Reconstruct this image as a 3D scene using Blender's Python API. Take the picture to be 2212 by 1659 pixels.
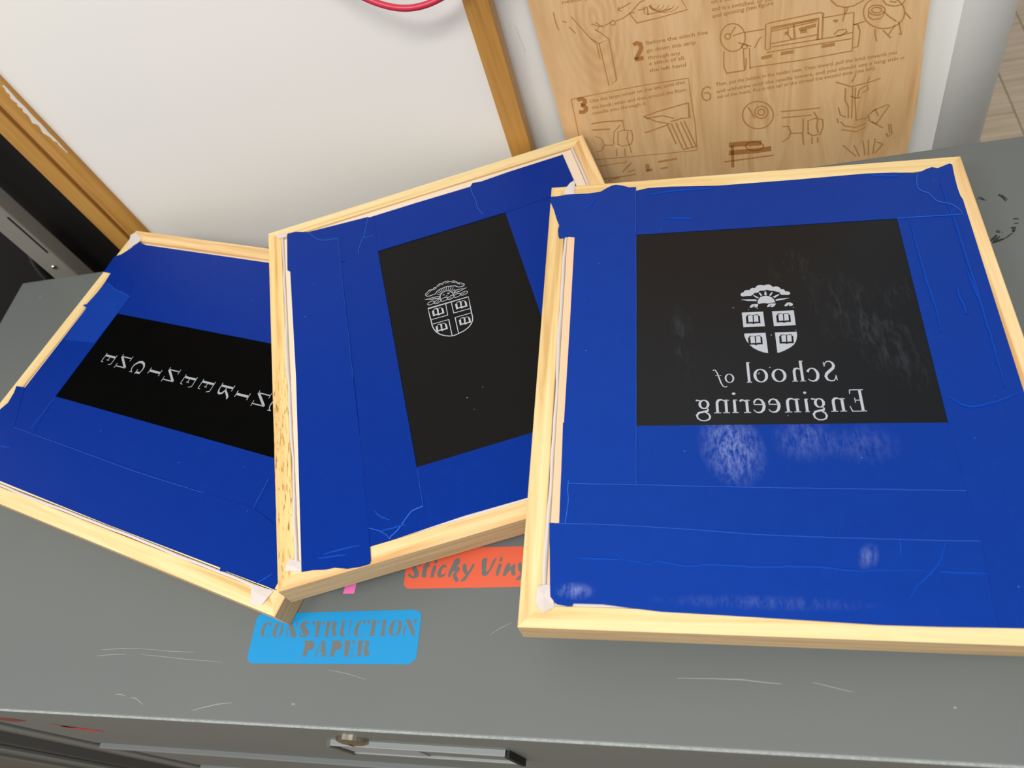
import bpy, bmesh, math, random
from mathutils import Matrix, Vector
for o in list(bpy.data.objects):
    bpy.data.objects.remove(o, do_unlink=True)
random.seed(7)
scene = bpy.context.scene
C = scene.collection
ZT = 900.0          # cabinet top height above the floor, mm; all measures below are mm
MM = 0.001
def V(x, y, z): return Vector((x*MM, y*MM, (z+ZT)*MM))
def lin(c):
    return tuple(((v/255)/12.92 if v/255 <= .04045 else ((v/255+.055)/1.055)**2.4) for v in c) + (1.0,)

# ---------------------------------------------------------------- camera
CAM_R = [[0.957612, 0.087672, -0.274396], [-0.077016, -0.83996, -0.537155], [-0.277575, 0.535519, -0.797604]]
cam_d = bpy.data.cameras.new('camera')
cam_d.sensor_fit = 'HORIZONTAL'; cam_d.sensor_width = 36.0; cam_d.lens = 26.4
cam_d.clip_start = 0.01
cam = bpy.data.objects.new('camera', cam_d); C.objects.link(cam)
r = CAM_R
cam.matrix_world = Matrix(((r[0][0], -r[1][0], -r[2][0], 0), (r[0][1], -r[1][1], -r[2][1], 0),
                           (r[0][2], -r[1][2], -r[2][2], (500+ZT)*MM), (0, 0, 0, 1)))
cam_d.dof.use_dof = True; cam_d.dof.focus_distance = 0.60; cam_d.dof.aperture_fstop = 8.5
scene.camera = cam
# ---------------------------------------------------------------- light
world = bpy.data.worlds.new('room_light'); scene.world = world; world.use_nodes = True
bg = world.node_tree.nodes['Background']; bg.inputs[0].default_value = (1.0, .985, .96, 1); bg.inputs[1].default_value = 0.36
def area(name, loc, size, energy, color, target):
    d = bpy.data.lights.new(name, 'AREA'); d.shape = 'RECTANGLE'; d.size = size[0]; d.size_y = size[1]; d.energy = energy; d.color = color
    o = bpy.data.objects.new(name, d); C.objects.link(o); o.location = loc
    o.rotation_euler = (Vector(target)-Vector(loc)).to_track_quat('-Z', 'Y').to_euler(); return o
area('ceiling_light', (-.08, -.78, 2.75), (1.2, .6), 33, (1, .985, .95), (-.08, -.78, 0))
area('ceiling_light', (-1.8, -.7, 2.75), (1.2, .6), 19, (1, .985, .95), (-1.8, -.7, 0))
vs = scene.view_settings
vs.view_transform = 'Standard'; vs.look = 'None'; vs.gamma = 1.0; vs.use_curve_mapping = False; vs.exposure = 0.45

# ---------------------------------------------------------------- measures (mm)
D = {'CAM': {'lens': 26.4, 'R': [[0.957612, 0.087672, -0.274396], [-0.077016, -0.83996, -0.537155], [-0.277575, 0.535519, -0.797604]]},
 'TABLE': {'xl': -816.1, 'yb': 541.7, 'yf': 65.2, 't': 22.39},
 'FR': {'c': [27.67, 311.99, 39.07],
        'M': [[0.994752, -0.005259, 0.102182], [0.00519, 0.999986, 0.000945], [-0.102186, -0.00041, 0.994765]],
        'w': 328.3,
        'h': 381.6,
        'black': [(-91.3, 126.9), (106, 126.6), (103.7, -53), (-92.1, -52)],
        'tapes': [('bottom_a', [(-142.4, -79.4), (-142.9, -48.5), (-92.1, -52), (103.7, -53), (104.1, -114.8), (-13.9, -112.6), (-142.1, -111.7)]), ('right', [(105.7, 126.6), (120.2, 173.7), (132.5, 176), (136.3, 178.2), (140.7, 179.9), (144.8, 178.3), (148.5, 180), (154.1, 182.6), (155.8, 181.3), (154.9, 170.8), (154.4, 163.5), (154, 154.3), (154.2, 146.1), (155, 142.5), (153.1, 8.5), (152.6, -32.8), (148.9, -177.1), (142.1, -181.5), (114.6, -181.8), (101.6, -182), (102.3, -164.6), (104.4, -132.1), (104.1, -114.8), (103.8, -81), (103.7, -53)]), ('top', [(-104.3, 183.3), (-91, 177.9), (-80.9, 180.2), (-61.6, 179.8), (-23.9, 176.8), (14.9, 176.9), (38.5, 177), (67.1, 177.6), (91.7, 178.1), (112.2, 176.8), (129.1, 174.3), (126.7, 165), (126.2, 157.3), (129.1, 153.4), (132.6, 150.9), (136, 143), (140.3, 140.1), (146.2, 137.5), (149.9, 132.2), (151.6, 126.6), (105.7, 126.6), (-91.3, 126.9), (-104.1, 126.9)]), ('left', [(-164.3, 178.3), (-158.2, 178.2), (-151.4, 179.2), (-142.9, 179.5), (-131.3, 178.8), (-120.9, 180), (-115.4, 184), (-111.5, 186.4), (-107.9, 187.1), (-102.4, 185.4), (-96.5, 182.5), (-91, 182.4), (-91.3, 126.9), (-92.1, -52), (-92.1, -100), (-142, -100.1), (-142.4, -79.4), (-142, -23.5), (-141.6, 39.4), (-141.4, 128.6), (-146.4, 129.6), (-150.7, 128.3), (-154.1, 128.1), (-155, 130.8), (-155.8, 137.8), (-154.9, 143), (-157.7, 151.4), (-160.6, 162.7), (-163.9, 171.5)]), ('bottom_b', [(-142.2, -95.7), (-92.4, -96.7), (-12.6, -98.6), (103.7, -100.7), (104.4, -130.9), (103.8, -137.7), (-15.9, -133.9), (-141.8, -129.5)]), ('bottom_c', [(-148.2, -123.8), (-105.7, -124.9), (-15.6, -130.3), (104.2, -132.6), (102.3, -164.6), (101.6, -182), (72.8, -182.5), (42.6, -182.6), (-20.3, -180.6), (-51.3, -179.7), (-78.2, -179), (-98.9, -177.1), (-113, -175.6), (-130.7, -175.6), (-131.2, -177.3), (-134.1, -177.4), (-140.6, -176.5), (-142.1, -175.1), (-144.9, -172), (-145.6, -163.9)])],
        'edges': [(0.5, [(129.1, 174.3), (126.7, 165), (126.2, 157.3), (129.1, 153.4), (132.6, 150.9), (136, 143), (140.3, 140.1), (146.2, 137.5), (149.9, 132.2), (151.5, 127.6)]), (0.3, [(105.7, 126.6), (151.6, 126.6)]), (0.3, [(-137.6, -95.7), (-92.4, -96.7), (-12.6, -98.6), (55.5, -99.8), (103.7, -100.7)]), (0.3, [(-144.5, -124.1), (-105.7, -124.9), (-56.8, -127.5), (-15.6, -130.3), (50.1, -132), (104, -132.6)]), (0.25, [(-91.1, 125.8), (-92.4, -96.7)]), (0.25, [(-91, 182.4), (-91.3, 129.4)]), (0.6, [(-137, -93.3), (-137.4, -100.1), (-136.5, -106.8), (-137, -115), (-137.9, -123.7)])],
        'creases': [(1.6, 0.35, [(-129.2, -146.9), (-114.1, -147.2), (-99.8, -147.5)]), (1.6, 0.35, [(-109.9, -141.4), (-105.5, -143.7), (-99.2, -147.8), (-91.3, -148.5), (-85.1, -150.5), (-80.6, -148), (-74.4, -148.8), (-63.4, -150.9), (-49.7, -149.7), (-30.8, -150.2), (-14.8, -150.4), (1.1, -149.5), (16.6, -150), (34.2, -151.6), (54.5, -150.6), (74.1, -151.2)]), (1.6, 0.35, [(78, -151.4), (91, -151.4), (103.4, -151.9)]), (1.6, 0.35, [(85.5, -132.9), (82.9, -139.4), (78.3, -147.6), (71, -154.3), (64.5, -160.4), (59.8, -167.5)]), (1.6, 0.35, [(61, -132.4), (60.7, -137), (60, -141.8)]), (1.6, 0.35, [(114.7, 124.3), (113.9, 104.3), (114.2, 81.3), (114.3, 61.5), (115, 46.5), (115.2, 34.1), (114.2, 18.1)]), (1.6, 0.35, [(132.7, 58.1), (132.1, 49.7), (133.2, 41.3), (133.6, 32.3)]), (1.6, 0.35, [(143.4, 163.2), (143.5, 140.2), (144.8, 120.5), (144.4, 92.5), (144.6, 65.9), (144.3, 44.8), (144, 24.5), (143.3, -2.4), (142.6, -27.9)]), (1.6, 0.35, [(142.6, 70.3), (143.2, 53.2), (144.8, 40.6)]), (1.6, 0.35, [(-134.7, 160.2), (-129.7, 164.1), (-124.8, 173.1)]), (1.6, 0.35, [(-81, 171.8), (-58, 174.4), (-27.8, 173.9)]), (1.6, 0.35, [(-68.7, 143.6), (-44.4, 140.7)]), (1.6, 0.35, [(108.5, -34.1), (117.8, -41.3), (134.7, -38.3), (149.7, -31.7)]), (1.6, 0.35, [(94.7, 175.5), (114.8, 172.2)])],
        'light': [('cloud', [(-14.6, 59.4), (-13.9, 60.9), (-12.3, 61.5), (-11.3, 63.1), (-9.7, 63.5), (-7.8, 63.3), (-6.9, 64.7), (-5.5, 65.3), (-3.7, 65), (-2.4, 66.9), (-0.5, 67.9), (1.2, 67.8), (3, 67.2), (4.8, 67.9), (6.7, 67.8), (7.9, 67), (8.9, 65.3), (11, 65.7), (12.7, 65.4), (13.9, 64.2), (14.6, 62.7), (16.1, 62.6), (17, 61.8), (17.2, 60.5), (18.7, 60.4), (20.1, 59.8), (20.7, 58.6), (20.2, 57.5), (19.1, 57), (14.6, 57.4), (13.6, 58.2), (13.1, 60.1), (11.2, 60.6), (9.4, 61.5), (7.2, 61.8), (4.7, 62.8), (2.3, 62.2), (0.1, 62.4), (-0.9, 61.9), (-1.6, 60.9), (-2.9, 60.4), (-4.6, 60.3), (-5.5, 58.9), (-7.5, 57.7), (-10.2, 57.9), (-12.8, 57.5), (-14.3, 58.2)]), ('sun', [(-3.1, 50.4), (-2.9, 52.6), (-1.9, 54.6), (-0.5, 56.3), (1.5, 57), (3.6, 57.2), (5.6, 56.6), (7.2, 55.5), (8.5, 53.7), (9, 51.9), (9.3, 50.5), (7.2, 50.3), (4.2, 49.9), (1.2, 50.4), (-1, 50.2), (-2.2, 49.9)]), ('sun_ray', [(-14.7, 54.6), (-8.5, 54.5), (-3.7, 54.1), (-3.6, 52.5), (-7.5, 52.9), (-10.2, 53.1)]), ('sun_ray', [(-5.8, 58.1), (-4.5, 58), (-1.8, 55.8), (-2.5, 55), (-4.2, 56.2)]), ('sun_ray', [(-1.5, 60.4), (-0.5, 60.4), (0.9, 57.8), (-0.2, 57.3), (-1, 58.6)]), ('sun_ray', [(2.8, 61.1), (3.8, 61.3), (4.1, 58), (3.4, 57.6), (2.3, 57.9)]), ('sun_ray', [(7.4, 60.1), (8.6, 60.4), (7.1, 57.3), (6.4, 57), (5.7, 57.6)]), ('sun_ray', [(12.3, 58.2), (13.1, 57.7), (9.3, 54.7), (8.1, 56)]), ('sun_ray', [(9.7, 53.1), (11.7, 53.8), (19.9, 54.2), (16, 53), (9.8, 51.9)]), ('leaf', [(-9.1, 46.7), (-8.5, 48.4), (-7.3, 49.6), (-4.8, 50), (-2.8, 49.6), (-3.1, 47.9), (-4.1, 46.6), (-5.8, 46.9), (-5.3, 48), (-5.6, 48.8), (-6.5, 47.3), (-7.5, 46.7)]), ('leaf', [(3.1, 46.6), (3.7, 48.2), (4.9, 49.4), (6.8, 49.7), (9.7, 49.5), (8.6, 47.4), (7, 46.3), (5.5, 46.6), (6.6, 48.1), (6.3, 48.6), (5.2, 47.1), (4.2, 46.6)]), ('leaf', [(15.2, 47.1), (16.3, 48.7), (17.5, 49.8), (19.4, 49.9), (21.1, 48.9), (21.4, 47.9), (20.7, 46.7), (18.7, 46.6), (18.4, 47), (19.2, 48.3), (18.7, 48.3), (17.2, 46.7), (15.7, 46.5)]), ('shield_quarter', [(-15, 42.4), (-0, 42.5), (0, 29.1), (-14.9, 28.9)]), ('shield_quarter', [(6.2, 42.4), (21.3, 42.4), (21.1, 29), (6.2, 28.9)]), ('shield_quarter', [(-14.9, 23.2), (-0.1, 23.2), (-0, 5.5), (-2.9, 6.1), (-6.3, 7.8), (-9.4, 10), (-12, 13.2), (-13.9, 17), (-14.8, 20.8)]), ('shield_quarter', [(6.3, 23.1), (21.1, 23.1), (21, 19.6), (19.9, 15.4), (18.1, 12.1), (15.3, 9.6), (11.5, 7.3), (8.2, 5.8), (6.2, 5.4)])],
        'dark': [[(-12.5, 38.5), (-11.5, 39), (-11.6, 40), (-9.4, 40.2), (-7.4, 39.7), (-5.3, 40.2), (-3.6, 40), (-3.5, 39), (-2.6, 38.5), (-2.7, 31.9), (-6.4, 32), (-7.5, 31.4), (-8.8, 32), (-12.6, 32)], [(8.7, 38.5), (9.7, 39), (9.6, 40), (11.8, 40.2), (13.8, 39.7), (15.8, 40.2), (17.5, 40), (17.5, 39), (18.4, 38.5), (18.2, 32), (14.6, 32), (13.4, 31.4), (12.2, 32.1), (8.5, 32)], [(-12.5, 19.4), (-11.6, 19.8), (-11.7, 20.8), (-9.4, 21), (-7.5, 20.6), (-5.4, 21.1), (-3.8, 20.9), (-3.7, 20), (-2.8, 19.4), (-2.9, 13.1), (-6.5, 13.1), (-7.6, 12.5), (-8.8, 13.2), (-12.6, 13.1)], [(8.8, 19.5), (9.7, 19.9), (9.6, 20.8), (11.8, 21.1), (13.7, 20.6), (15.8, 21.1), (17.4, 20.9), (17.4, 20), (18.3, 19.5), (18.1, 13.2), (14.5, 13.2), (13.4, 12.6), (12.2, 13.2), (8.5, 13.2)]],
        'pages': [[(-10.9, 39.2), (-9.4, 39.6), (-7.7, 39.5), (-7.9, 33.4), (-9.9, 33.5), (-10.9, 33.2)], [(-6.9, 39.3), (-5.5, 39.6), (-3.9, 39.3), (-4, 33.4), (-5.9, 33.5), (-7.1, 33.3)], [(10.2, 39.2), (11.7, 39.6), (13.4, 39.5), (13.1, 33.5), (11.1, 33.6), (10.2, 33.2)], [(14.2, 39.3), (15.6, 39.6), (17.2, 39.3), (16.9, 33.5), (15.1, 33.6), (13.9, 33.3)], [(-11, 20.1), (-9.5, 20.5), (-7.9, 20.4), (-8, 14.5), (-10, 14.6), (-10.9, 14.3)], [(-7, 20.2), (-5.6, 20.5), (-4, 20.2), (-4.2, 14.6), (-6, 14.7), (-7.2, 14.4)], [(10.3, 20.1), (11.7, 20.5), (13.4, 20.4), (13.1, 14.6), (11.1, 14.7), (10.2, 14.4)], [(14.2, 20.2), (15.5, 20.5), (17.1, 20.2), (16.8, 14.7), (15.1, 14.7), (13.9, 14.5)]],
        'specks': [(-20.7, 47.2), (-9.9, 44.7), (-3.7, 45.8), (21.4, 45), (20.7, 24.5), (3.6, 21), (-0.1, -6.9), (7.7, -45.9), (-8.2, -12), (-7.6, -11.3), (114.9, 24), (105.3, 30.6), (29.1, 157.1)],
        'text': [('S', 42.53, -19.47, 7.83, 16.64), ('c', 31.32, -19.34, 7.65, 11.05), ('h', 22.31, -19.03, 8.83, 17.37), ('o', 10.03, -19.14, 9.5, 10.92), ('o', -2.06, -19.12, 9.4, 11.33), ('l', -12.77, -18.88, 3.54, 17.34), ('o2', -24.48, -18.83, 6.52, 7.71), ('f', -29.16, -22.5, 9.34, 15.3), ('E', 57.53, -43.69, 10.35, 17.11), ('n', 44.87, -43.42, 9.67, 10.59), ('g', 32.54, -49.89, 9.25, 17.38), ('i', 21.87, -43.33, 2.85, 15.56), ('n', 16.32, -43.34, 10.2, 10.91), ('e', 3.5, -43.22, 7.92, 10.75), ('e', -6.08, -43.36, 8.06, 11.13), ('r', -15.7, -43.16, 7.13, 10.61), ('i', -23.68, -43.02, 4.01, 15.83), ('n', -29.43, -43.04, 10.26, 10.88), ('g', -41.92, -49.15, 9.98, 17.31)],
        'tabs': [[(-152.6, 180.5, 0.4), (-151.7, 186.2, 1.2), (-147.9, 192.7, 1.5), (-144.7, 195.9, 1.2), (-143.4, 193.4, 0.8), (-143.7, 179.6, 0.4)], [(-145.6, -163.9, 0.4), (-153.1, -166.1, 2.6), (-153.8, -176.3, 0.4), (-148.6, -182.4, 2.2), (-142, -177.9, 0.5), (-149.2, -171.8, 0.6)]]},
 'FM': {'c': [-216.74, 376.7, 34.55],
        'M': [[0.948754, -0.307387, 0.073345], [0.306502, 0.951584, 0.023314], [-0.076961, 0.000361, 0.997034]],
        'w': 328.3,
        'h': 381.6,
        'black': [(-56.2, 116.1), (70.2, 114.9), (72, -125.4), (-52.3, -125.8)],
        'tapes': [('base', [(-142, 126), (-57, 118), (-53, -127), (-78, -172), (-142, -172)]), ('right', [(68, 118), (138, 171), (138, -176), (68, -176), (72, -125.4)]), ('bottom', [(-52.3, -125.6), (72, -125.4), (138, -126), (138, -176), (20.3, -175.9), (-23.6, -175.4), (-79.5, -177.6), (-94.6, -177.6), (-104.6, -170.1), (-74.5, -121.6)]), ('top', [(-143.9, 180.1), (-135.2, 179.6), (-122.4, 173.2), (-60.4, 167.9), (-60.6, 166.6), (-11.6, 166.4), (43.5, 165.3), (46.7, 169.6), (54.9, 167.8), (83.5, 169.3), (138.1, 169.7), (138.5, 118), (72, 114.9), (70.2, 114.9), (-56.2, 116.1), (-110.2, 117.2), (-137.6, 122.6), (-145.3, 128.4)]), ('left_inner', [(-74.4, 122.2), (-69.1, 138.3), (-65.6, 150.2), (-60.6, 165.9), (-54.5, 165.9), (-56.2, 116.1), (-52.5, -125.8), (-52.3, -158.7), (-58, -159.5), (-61.7, -160.6), (-66, -164.5), (-72.8, -171.2), (-78.1, -174.7), (-80.1, -176.7), (-81.3, -173), (-87.6, -167.3), (-93.9, -163.5), (-93, -85.5), (-88.2, 133.5)]), ('left_outer', [(-144, 176.6), (-126, 169.2), (-116.9, 159.7), (-112.5, 155), (-93, 149.6), (-93.2, 73.1), (-93, -85.5), (-93.9, -163.5), (-94.6, -177.6), (-94.6, -180.1), (-95.1, -188.5), (-96.3, -190.6), (-103.1, -190.6), (-112.5, -189.2), (-121.5, -185.7), (-128.7, -185), (-137.8, -182.6), (-141.6, -182.1), (-145.7, -181.6), (-145.5, -173.8), (-142.3, -6.2), (-142.6, 125.4), (-145.3, 128.4)])],
        'edges': [(0.5, [(-122.4, 173.2), (-118.5, 165.9), (-112.3, 156.9), (-103.1, 152.8), (-93.4, 150.5), (-93.6, 147.2)]), (0.5, [(-61.2, 165.5), (-64.3, 153), (-66.7, 143.9), (-70.7, 135.7), (-74.6, 124.2), (-74, 121.3)]), (0.4, [(-68, 139.8), (-58.3, 138.8)]), (0.5, [(43.5, 165.3), (43.5, 155.2), (45, 143.2), (44.7, 132.3), (47.9, 120.6)]), (0.9, [(-52.3, -158.7), (-58, -159.5), (-61.7, -160.6), (-66, -164.5), (-72.8, -171.2), (-78.1, -174.7), (-80.1, -176.7)]), (0.5, [(-80.1, -176.7), (-81.3, -173), (-87.6, -167.3), (-93.9, -163.5)]), (0.2, [(-93, 149.6), (-93.2, 73.1), (-93.2, -24.6)]), (0.25, [(-52.2, -126.7), (-52.3, -158.7)])],
        'creases': [(1.5, 0.3, [(-88, -151), (-84, -157.2), (-77.6, -161.9)]), (1.5, 0.3, [(-129.3, -173.4), (-115.4, -173.3), (-101.6, -174.7)]), (1.5, 0.3, [(-87, -168.2), (-66.3, -169.2)]), (1.5, 0.3, [(-132.9, -175.1), (-112.3, -178.6)])],
        'lines': [(0.85, [(-20.7, 26.7), (15.8, 26.1), (15.3, 15.5), (15, 2.4), (14.4, -1.5), (12.7, -4.4), (9.8, -7.4), (5.5, -9.7), (0.2, -10.9), (-3.4, -11.5), (-7.2, -10.8), (-11.5, -8.5), (-15, -5.7), (-17.6, -2.1), (-19.3, 2.2), (-20.1, 6.7), (-20.1, 11.9), (-20.4, 17.8), (-20.7, 26.7)]), (0.65, [(-4.8, 25.9), (-5.2, 12.7), (-19.9, 13.1)]), (0.65, [(0.3, 26), (0.2, 12.9), (15.3, 12.3)]), (0.65, [(-20, 7.9), (-5.1, 7.4), (-5.3, -10.8)]), (0.65, [(15.5, 7.2), (0.5, 7.5), (0.4, -10.7)]), (0.65, [(-20.3, 42.7), (-20, 44.8), (-18.2, 45.7), (-16.9, 47.4), (-14.6, 47.6), (-13.1, 46.9), (-12, 48.5), (-9.5, 48.5), (-8, 50.4), (-5.7, 51.5), (-3.3, 51), (-1.5, 51.9), (0.9, 51.8), (3.2, 50.2), (4.7, 49.3), (6, 49.9), (8.2, 48.4), (9.1, 46.3), (11.3, 45.1), (13.2, 44), (14.9, 42.2), (14.4, 40.4), (12.1, 40), (9, 41), (7.6, 42.5), (6.7, 43.4), (3.8, 44.3), (1.1, 45.2), (-1.1, 45.6), (-3.4, 45.4), (-6.4, 45), (-8.5, 44.2), (-10.4, 43), (-11.5, 41.3), (-14, 40.9), (-16.5, 40.6), (-19.3, 41.2), (-20.3, 42.7)]), (0.65, [(-8.4, 33.6), (-8.1, 37.1), (-6, 39.5), (-3.4, 40.7), (-0.9, 40.5), (1.6, 38.8), (3.2, 36), (3.7, 33)]), (0.65, [(-21.6, 38.3), (-14.9, 37.7), (-8.9, 36.9), (-9, 34.7), (-15.2, 35.9), (-21.6, 38.3)]), (0.65, [(15.8, 37.2), (10.5, 37.9), (5.6, 38), (4.3, 35.2), (10.1, 35.6), (15.8, 37.2)]), (0.4, [(-19, 43), (-18.1, 44), (-17.3, 43.4)]), (0.4, [(-16.6, 45.1), (-15.6, 46.3), (-14, 45.9)]), (0.4, [(-12.2, 46), (-11, 47.2), (-9.6, 46.9)]), (0.4, [(-7.8, 48.7), (-6, 49.9), (-3, 49.4)]), (0.4, [(-1.7, 49.7), (0.3, 50.3), (2.1, 49)]), (0.4, [(4.6, 47.9), (6.3, 48.1), (7.7, 46.4)]), (0.4, [(8.8, 44.8), (10.4, 44.5), (11.2, 43.2)]), (0.4, [(12.3, 42.2), (13.5, 42)]), (0.42, [(-7.7, 38.1), (-10.4, 40.6)]), (0.42, [(-7, 39.3), (-9.2, 42.5)]), (0.42, [(-6.1, 40.3), (-7.8, 44)]), (0.42, [(-5.1, 41), (-6, 44.7)]), (0.42, [(-3.9, 41.4), (-4.4, 45.3)]), (0.42, [(-2.6, 41.5), (-2.6, 45.7)]), (0.42, [(-1.4, 41.2), (-0.8, 45.5)]), (0.42, [(-0, 40.5), (1.2, 44.9)]), (0.42, [(1.2, 39.5), (3.3, 43.8)]), (0.42, [(2.1, 38.3), (5, 42.1)]), (0.42, [(2.8, 37.1), (6, 39.8)]), (0.42, [(3.4, 35.6), (6.1, 36.9)]), (0.55, [(-14.1, 32.6), (-14.2, 31.9), (-14.8, 31.2), (-15.8, 30.6), (-16.9, 30.3), (-18.2, 30.2), (-19.2, 30.4), (-20, 30.9), (-20.3, 31.6), (-20.2, 32.3), (-19.6, 33), (-18.7, 33.6), (-17.5, 33.9), (-16.3, 34), (-15.2, 33.7), (-14.4, 33.3), (-14.1, 32.6)]), (0.55, [(-8.1, 32.5), (-8.2, 31.7), (-8.8, 30.9), (-9.7, 30.2), (-10.8, 29.7), (-12, 29.5), (-13.1, 29.6), (-13.9, 29.9), (-14.2, 30.5), (-14.2, 31.3), (-13.6, 32.1), (-12.7, 32.8), (-11.6, 33.3), (-10.4, 33.5), (-9.3, 33.5), (-8.5, 33.1), (-8.1, 32.5)]), (0.55, [(-1.9, 32.2), (-2.1, 31.5), (-2.7, 30.8), (-3.6, 30.2), (-4.8, 29.9), (-6, 29.8), (-7.1, 30.1), (-7.9, 30.5), (-8.2, 31.2), (-8.1, 31.9), (-7.5, 32.6), (-6.5, 33.2), (-5.3, 33.5), (-4.1, 33.6), (-3, 33.4), (-2.3, 32.9), (-1.9, 32.2)]), (0.55, [(3.8, 32.4), (3.8, 31.7), (3.2, 30.9), (2.3, 30.2), (1.2, 29.7), (-0, 29.5), (-1.1, 29.5), (-1.9, 29.9), (-2.3, 30.5), (-2.2, 31.2), (-1.6, 32), (-0.7, 32.7), (0.4, 33.2), (1.6, 33.5), (2.7, 33.4), (3.5, 33.1), (3.8, 32.4)]), (0.55, [(9.8, 32.1), (9.7, 31.4), (9.1, 30.7), (8.1, 30.1), (6.9, 29.8), (5.7, 29.7), (4.7, 29.9), (3.9, 30.4), (3.6, 31.1), (3.7, 31.8), (4.3, 32.5), (5.3, 33.1), (6.5, 33.4), (7.7, 33.5), (8.8, 33.2), (9.5, 32.8), (9.8, 32.1)]), (0.55, [(16.1, 32.2), (15.9, 31.4), (15.3, 30.7), (14.3, 30.2), (13.2, 29.8), (11.9, 29.8), (10.9, 30), (10.1, 30.5), (9.8, 31.1), (9.9, 31.8), (10.5, 32.5), (11.5, 33.1), (12.7, 33.4), (13.9, 33.5), (15, 33.3), (15.7, 32.8), (16.1, 32.2)]), (0.35, [(-13, 30.6), (-11.5, 31.1), (-10.1, 31.9)]), (0.35, [(-1.2, 30.4), (0.6, 31.3), (1.6, 31.7)]), (0.35, [(10.8, 30.9), (12.5, 31.3), (13.9, 32.1)])],
        'books': [[(-17.7, 22.6), (-16.4, 22.8), (-15.8, 24.2), (-13.3, 24.5), (-12.3, 23.6), (-10.2, 24), (-8.4, 22.5), (-7.7, 20.6), (-7.7, 15.8), (-11.1, 16.1), (-12.8, 15.2), (-13.8, 16.5), (-17.7, 16.2)], [(3.1, 22.4), (4.4, 22.6), (5, 24), (7.5, 24.3), (8.6, 23.4), (10.7, 23.8), (12.4, 22.3), (13.1, 20.4), (13, 15.6), (9.6, 15.9), (7.9, 15.1), (6.9, 16.3), (3, 16)], [(-17.4, 4), (-16.1, 4.3), (-15.5, 5.6), (-13.1, 5.9), (-12.1, 5), (-10, 5.5), (-8.3, 4), (-7.6, 2.2), (-7.6, -2.5), (-10.9, -2.2), (-12.6, -3), (-13.6, -1.9), (-17.4, -2.2)], [(3.1, 3.3), (4.3, 3.6), (5, 4.9), (7.4, 5.2), (8.4, 4.3), (10.5, 4.8), (12.2, 3.3), (12.8, 1.5), (12.8, -3.2), (9.5, -2.9), (7.8, -3.7), (6.8, -2.6), (3, -2.8)]],
        'pages': [[(-15.9, 23.5), (-13.5, 23.6), (-13.4, 17.9), (-16, 17.4)], [(-11.8, 23.5), (-9.4, 23.1), (-9.2, 17.4), (-12.3, 17.3)], [(4.9, 23.3), (7.4, 23.4), (7.3, 17.7), (4.7, 17.2)], [(9, 23.3), (11.4, 22.9), (11.5, 17.2), (8.4, 17.1)], [(-15.6, 5), (-13.2, 5.1), (-13.2, -0.5), (-15.7, -0.9)], [(-11.6, 4.9), (-9.3, 4.6), (-9.1, -0.9), (-12.1, -1.1)], [(4.9, 4.3), (7.3, 4.4), (7.2, -1.2), (4.7, -1.6)], [(8.9, 4.2), (11.2, 3.9), (11.3, -1.6), (8.3, -1.8)]],
        'eyes': [[(-5.8, 37), (-4.7, 37.6), (-3.8, 37), (-4.5, 36.2)], [(-1.9, 37.3), (-0.6, 37.7), (0.9, 37.3), (-0.2, 36.1)], [(-3.1, 34.7), (-2.2, 35.3), (-1.7, 34.7), (-2.2, 34.1)]],
        'tabs': [[(-153.9, -168.7, 0.6), (-145, -174, 0.5), (-146, -181.1, 0.4), (-158.4, -176.7, 0.6), (-156.5, -173, 1.2), (-151.4, -176, 1.5)], [(-156.5, 182.9, 0.2), (-142.4, 182.9, 0.5), (-144, 177.3, 0.3), (-152.8, 177.1, 0.6), (-148.7, 181.5, 1.4)]],
        'specks': [(-4.4, -77.1), (-0.8, -89.8), (9.6, -71.6), (-76.3, -89.1), (89.6, 42.8)]},
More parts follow.
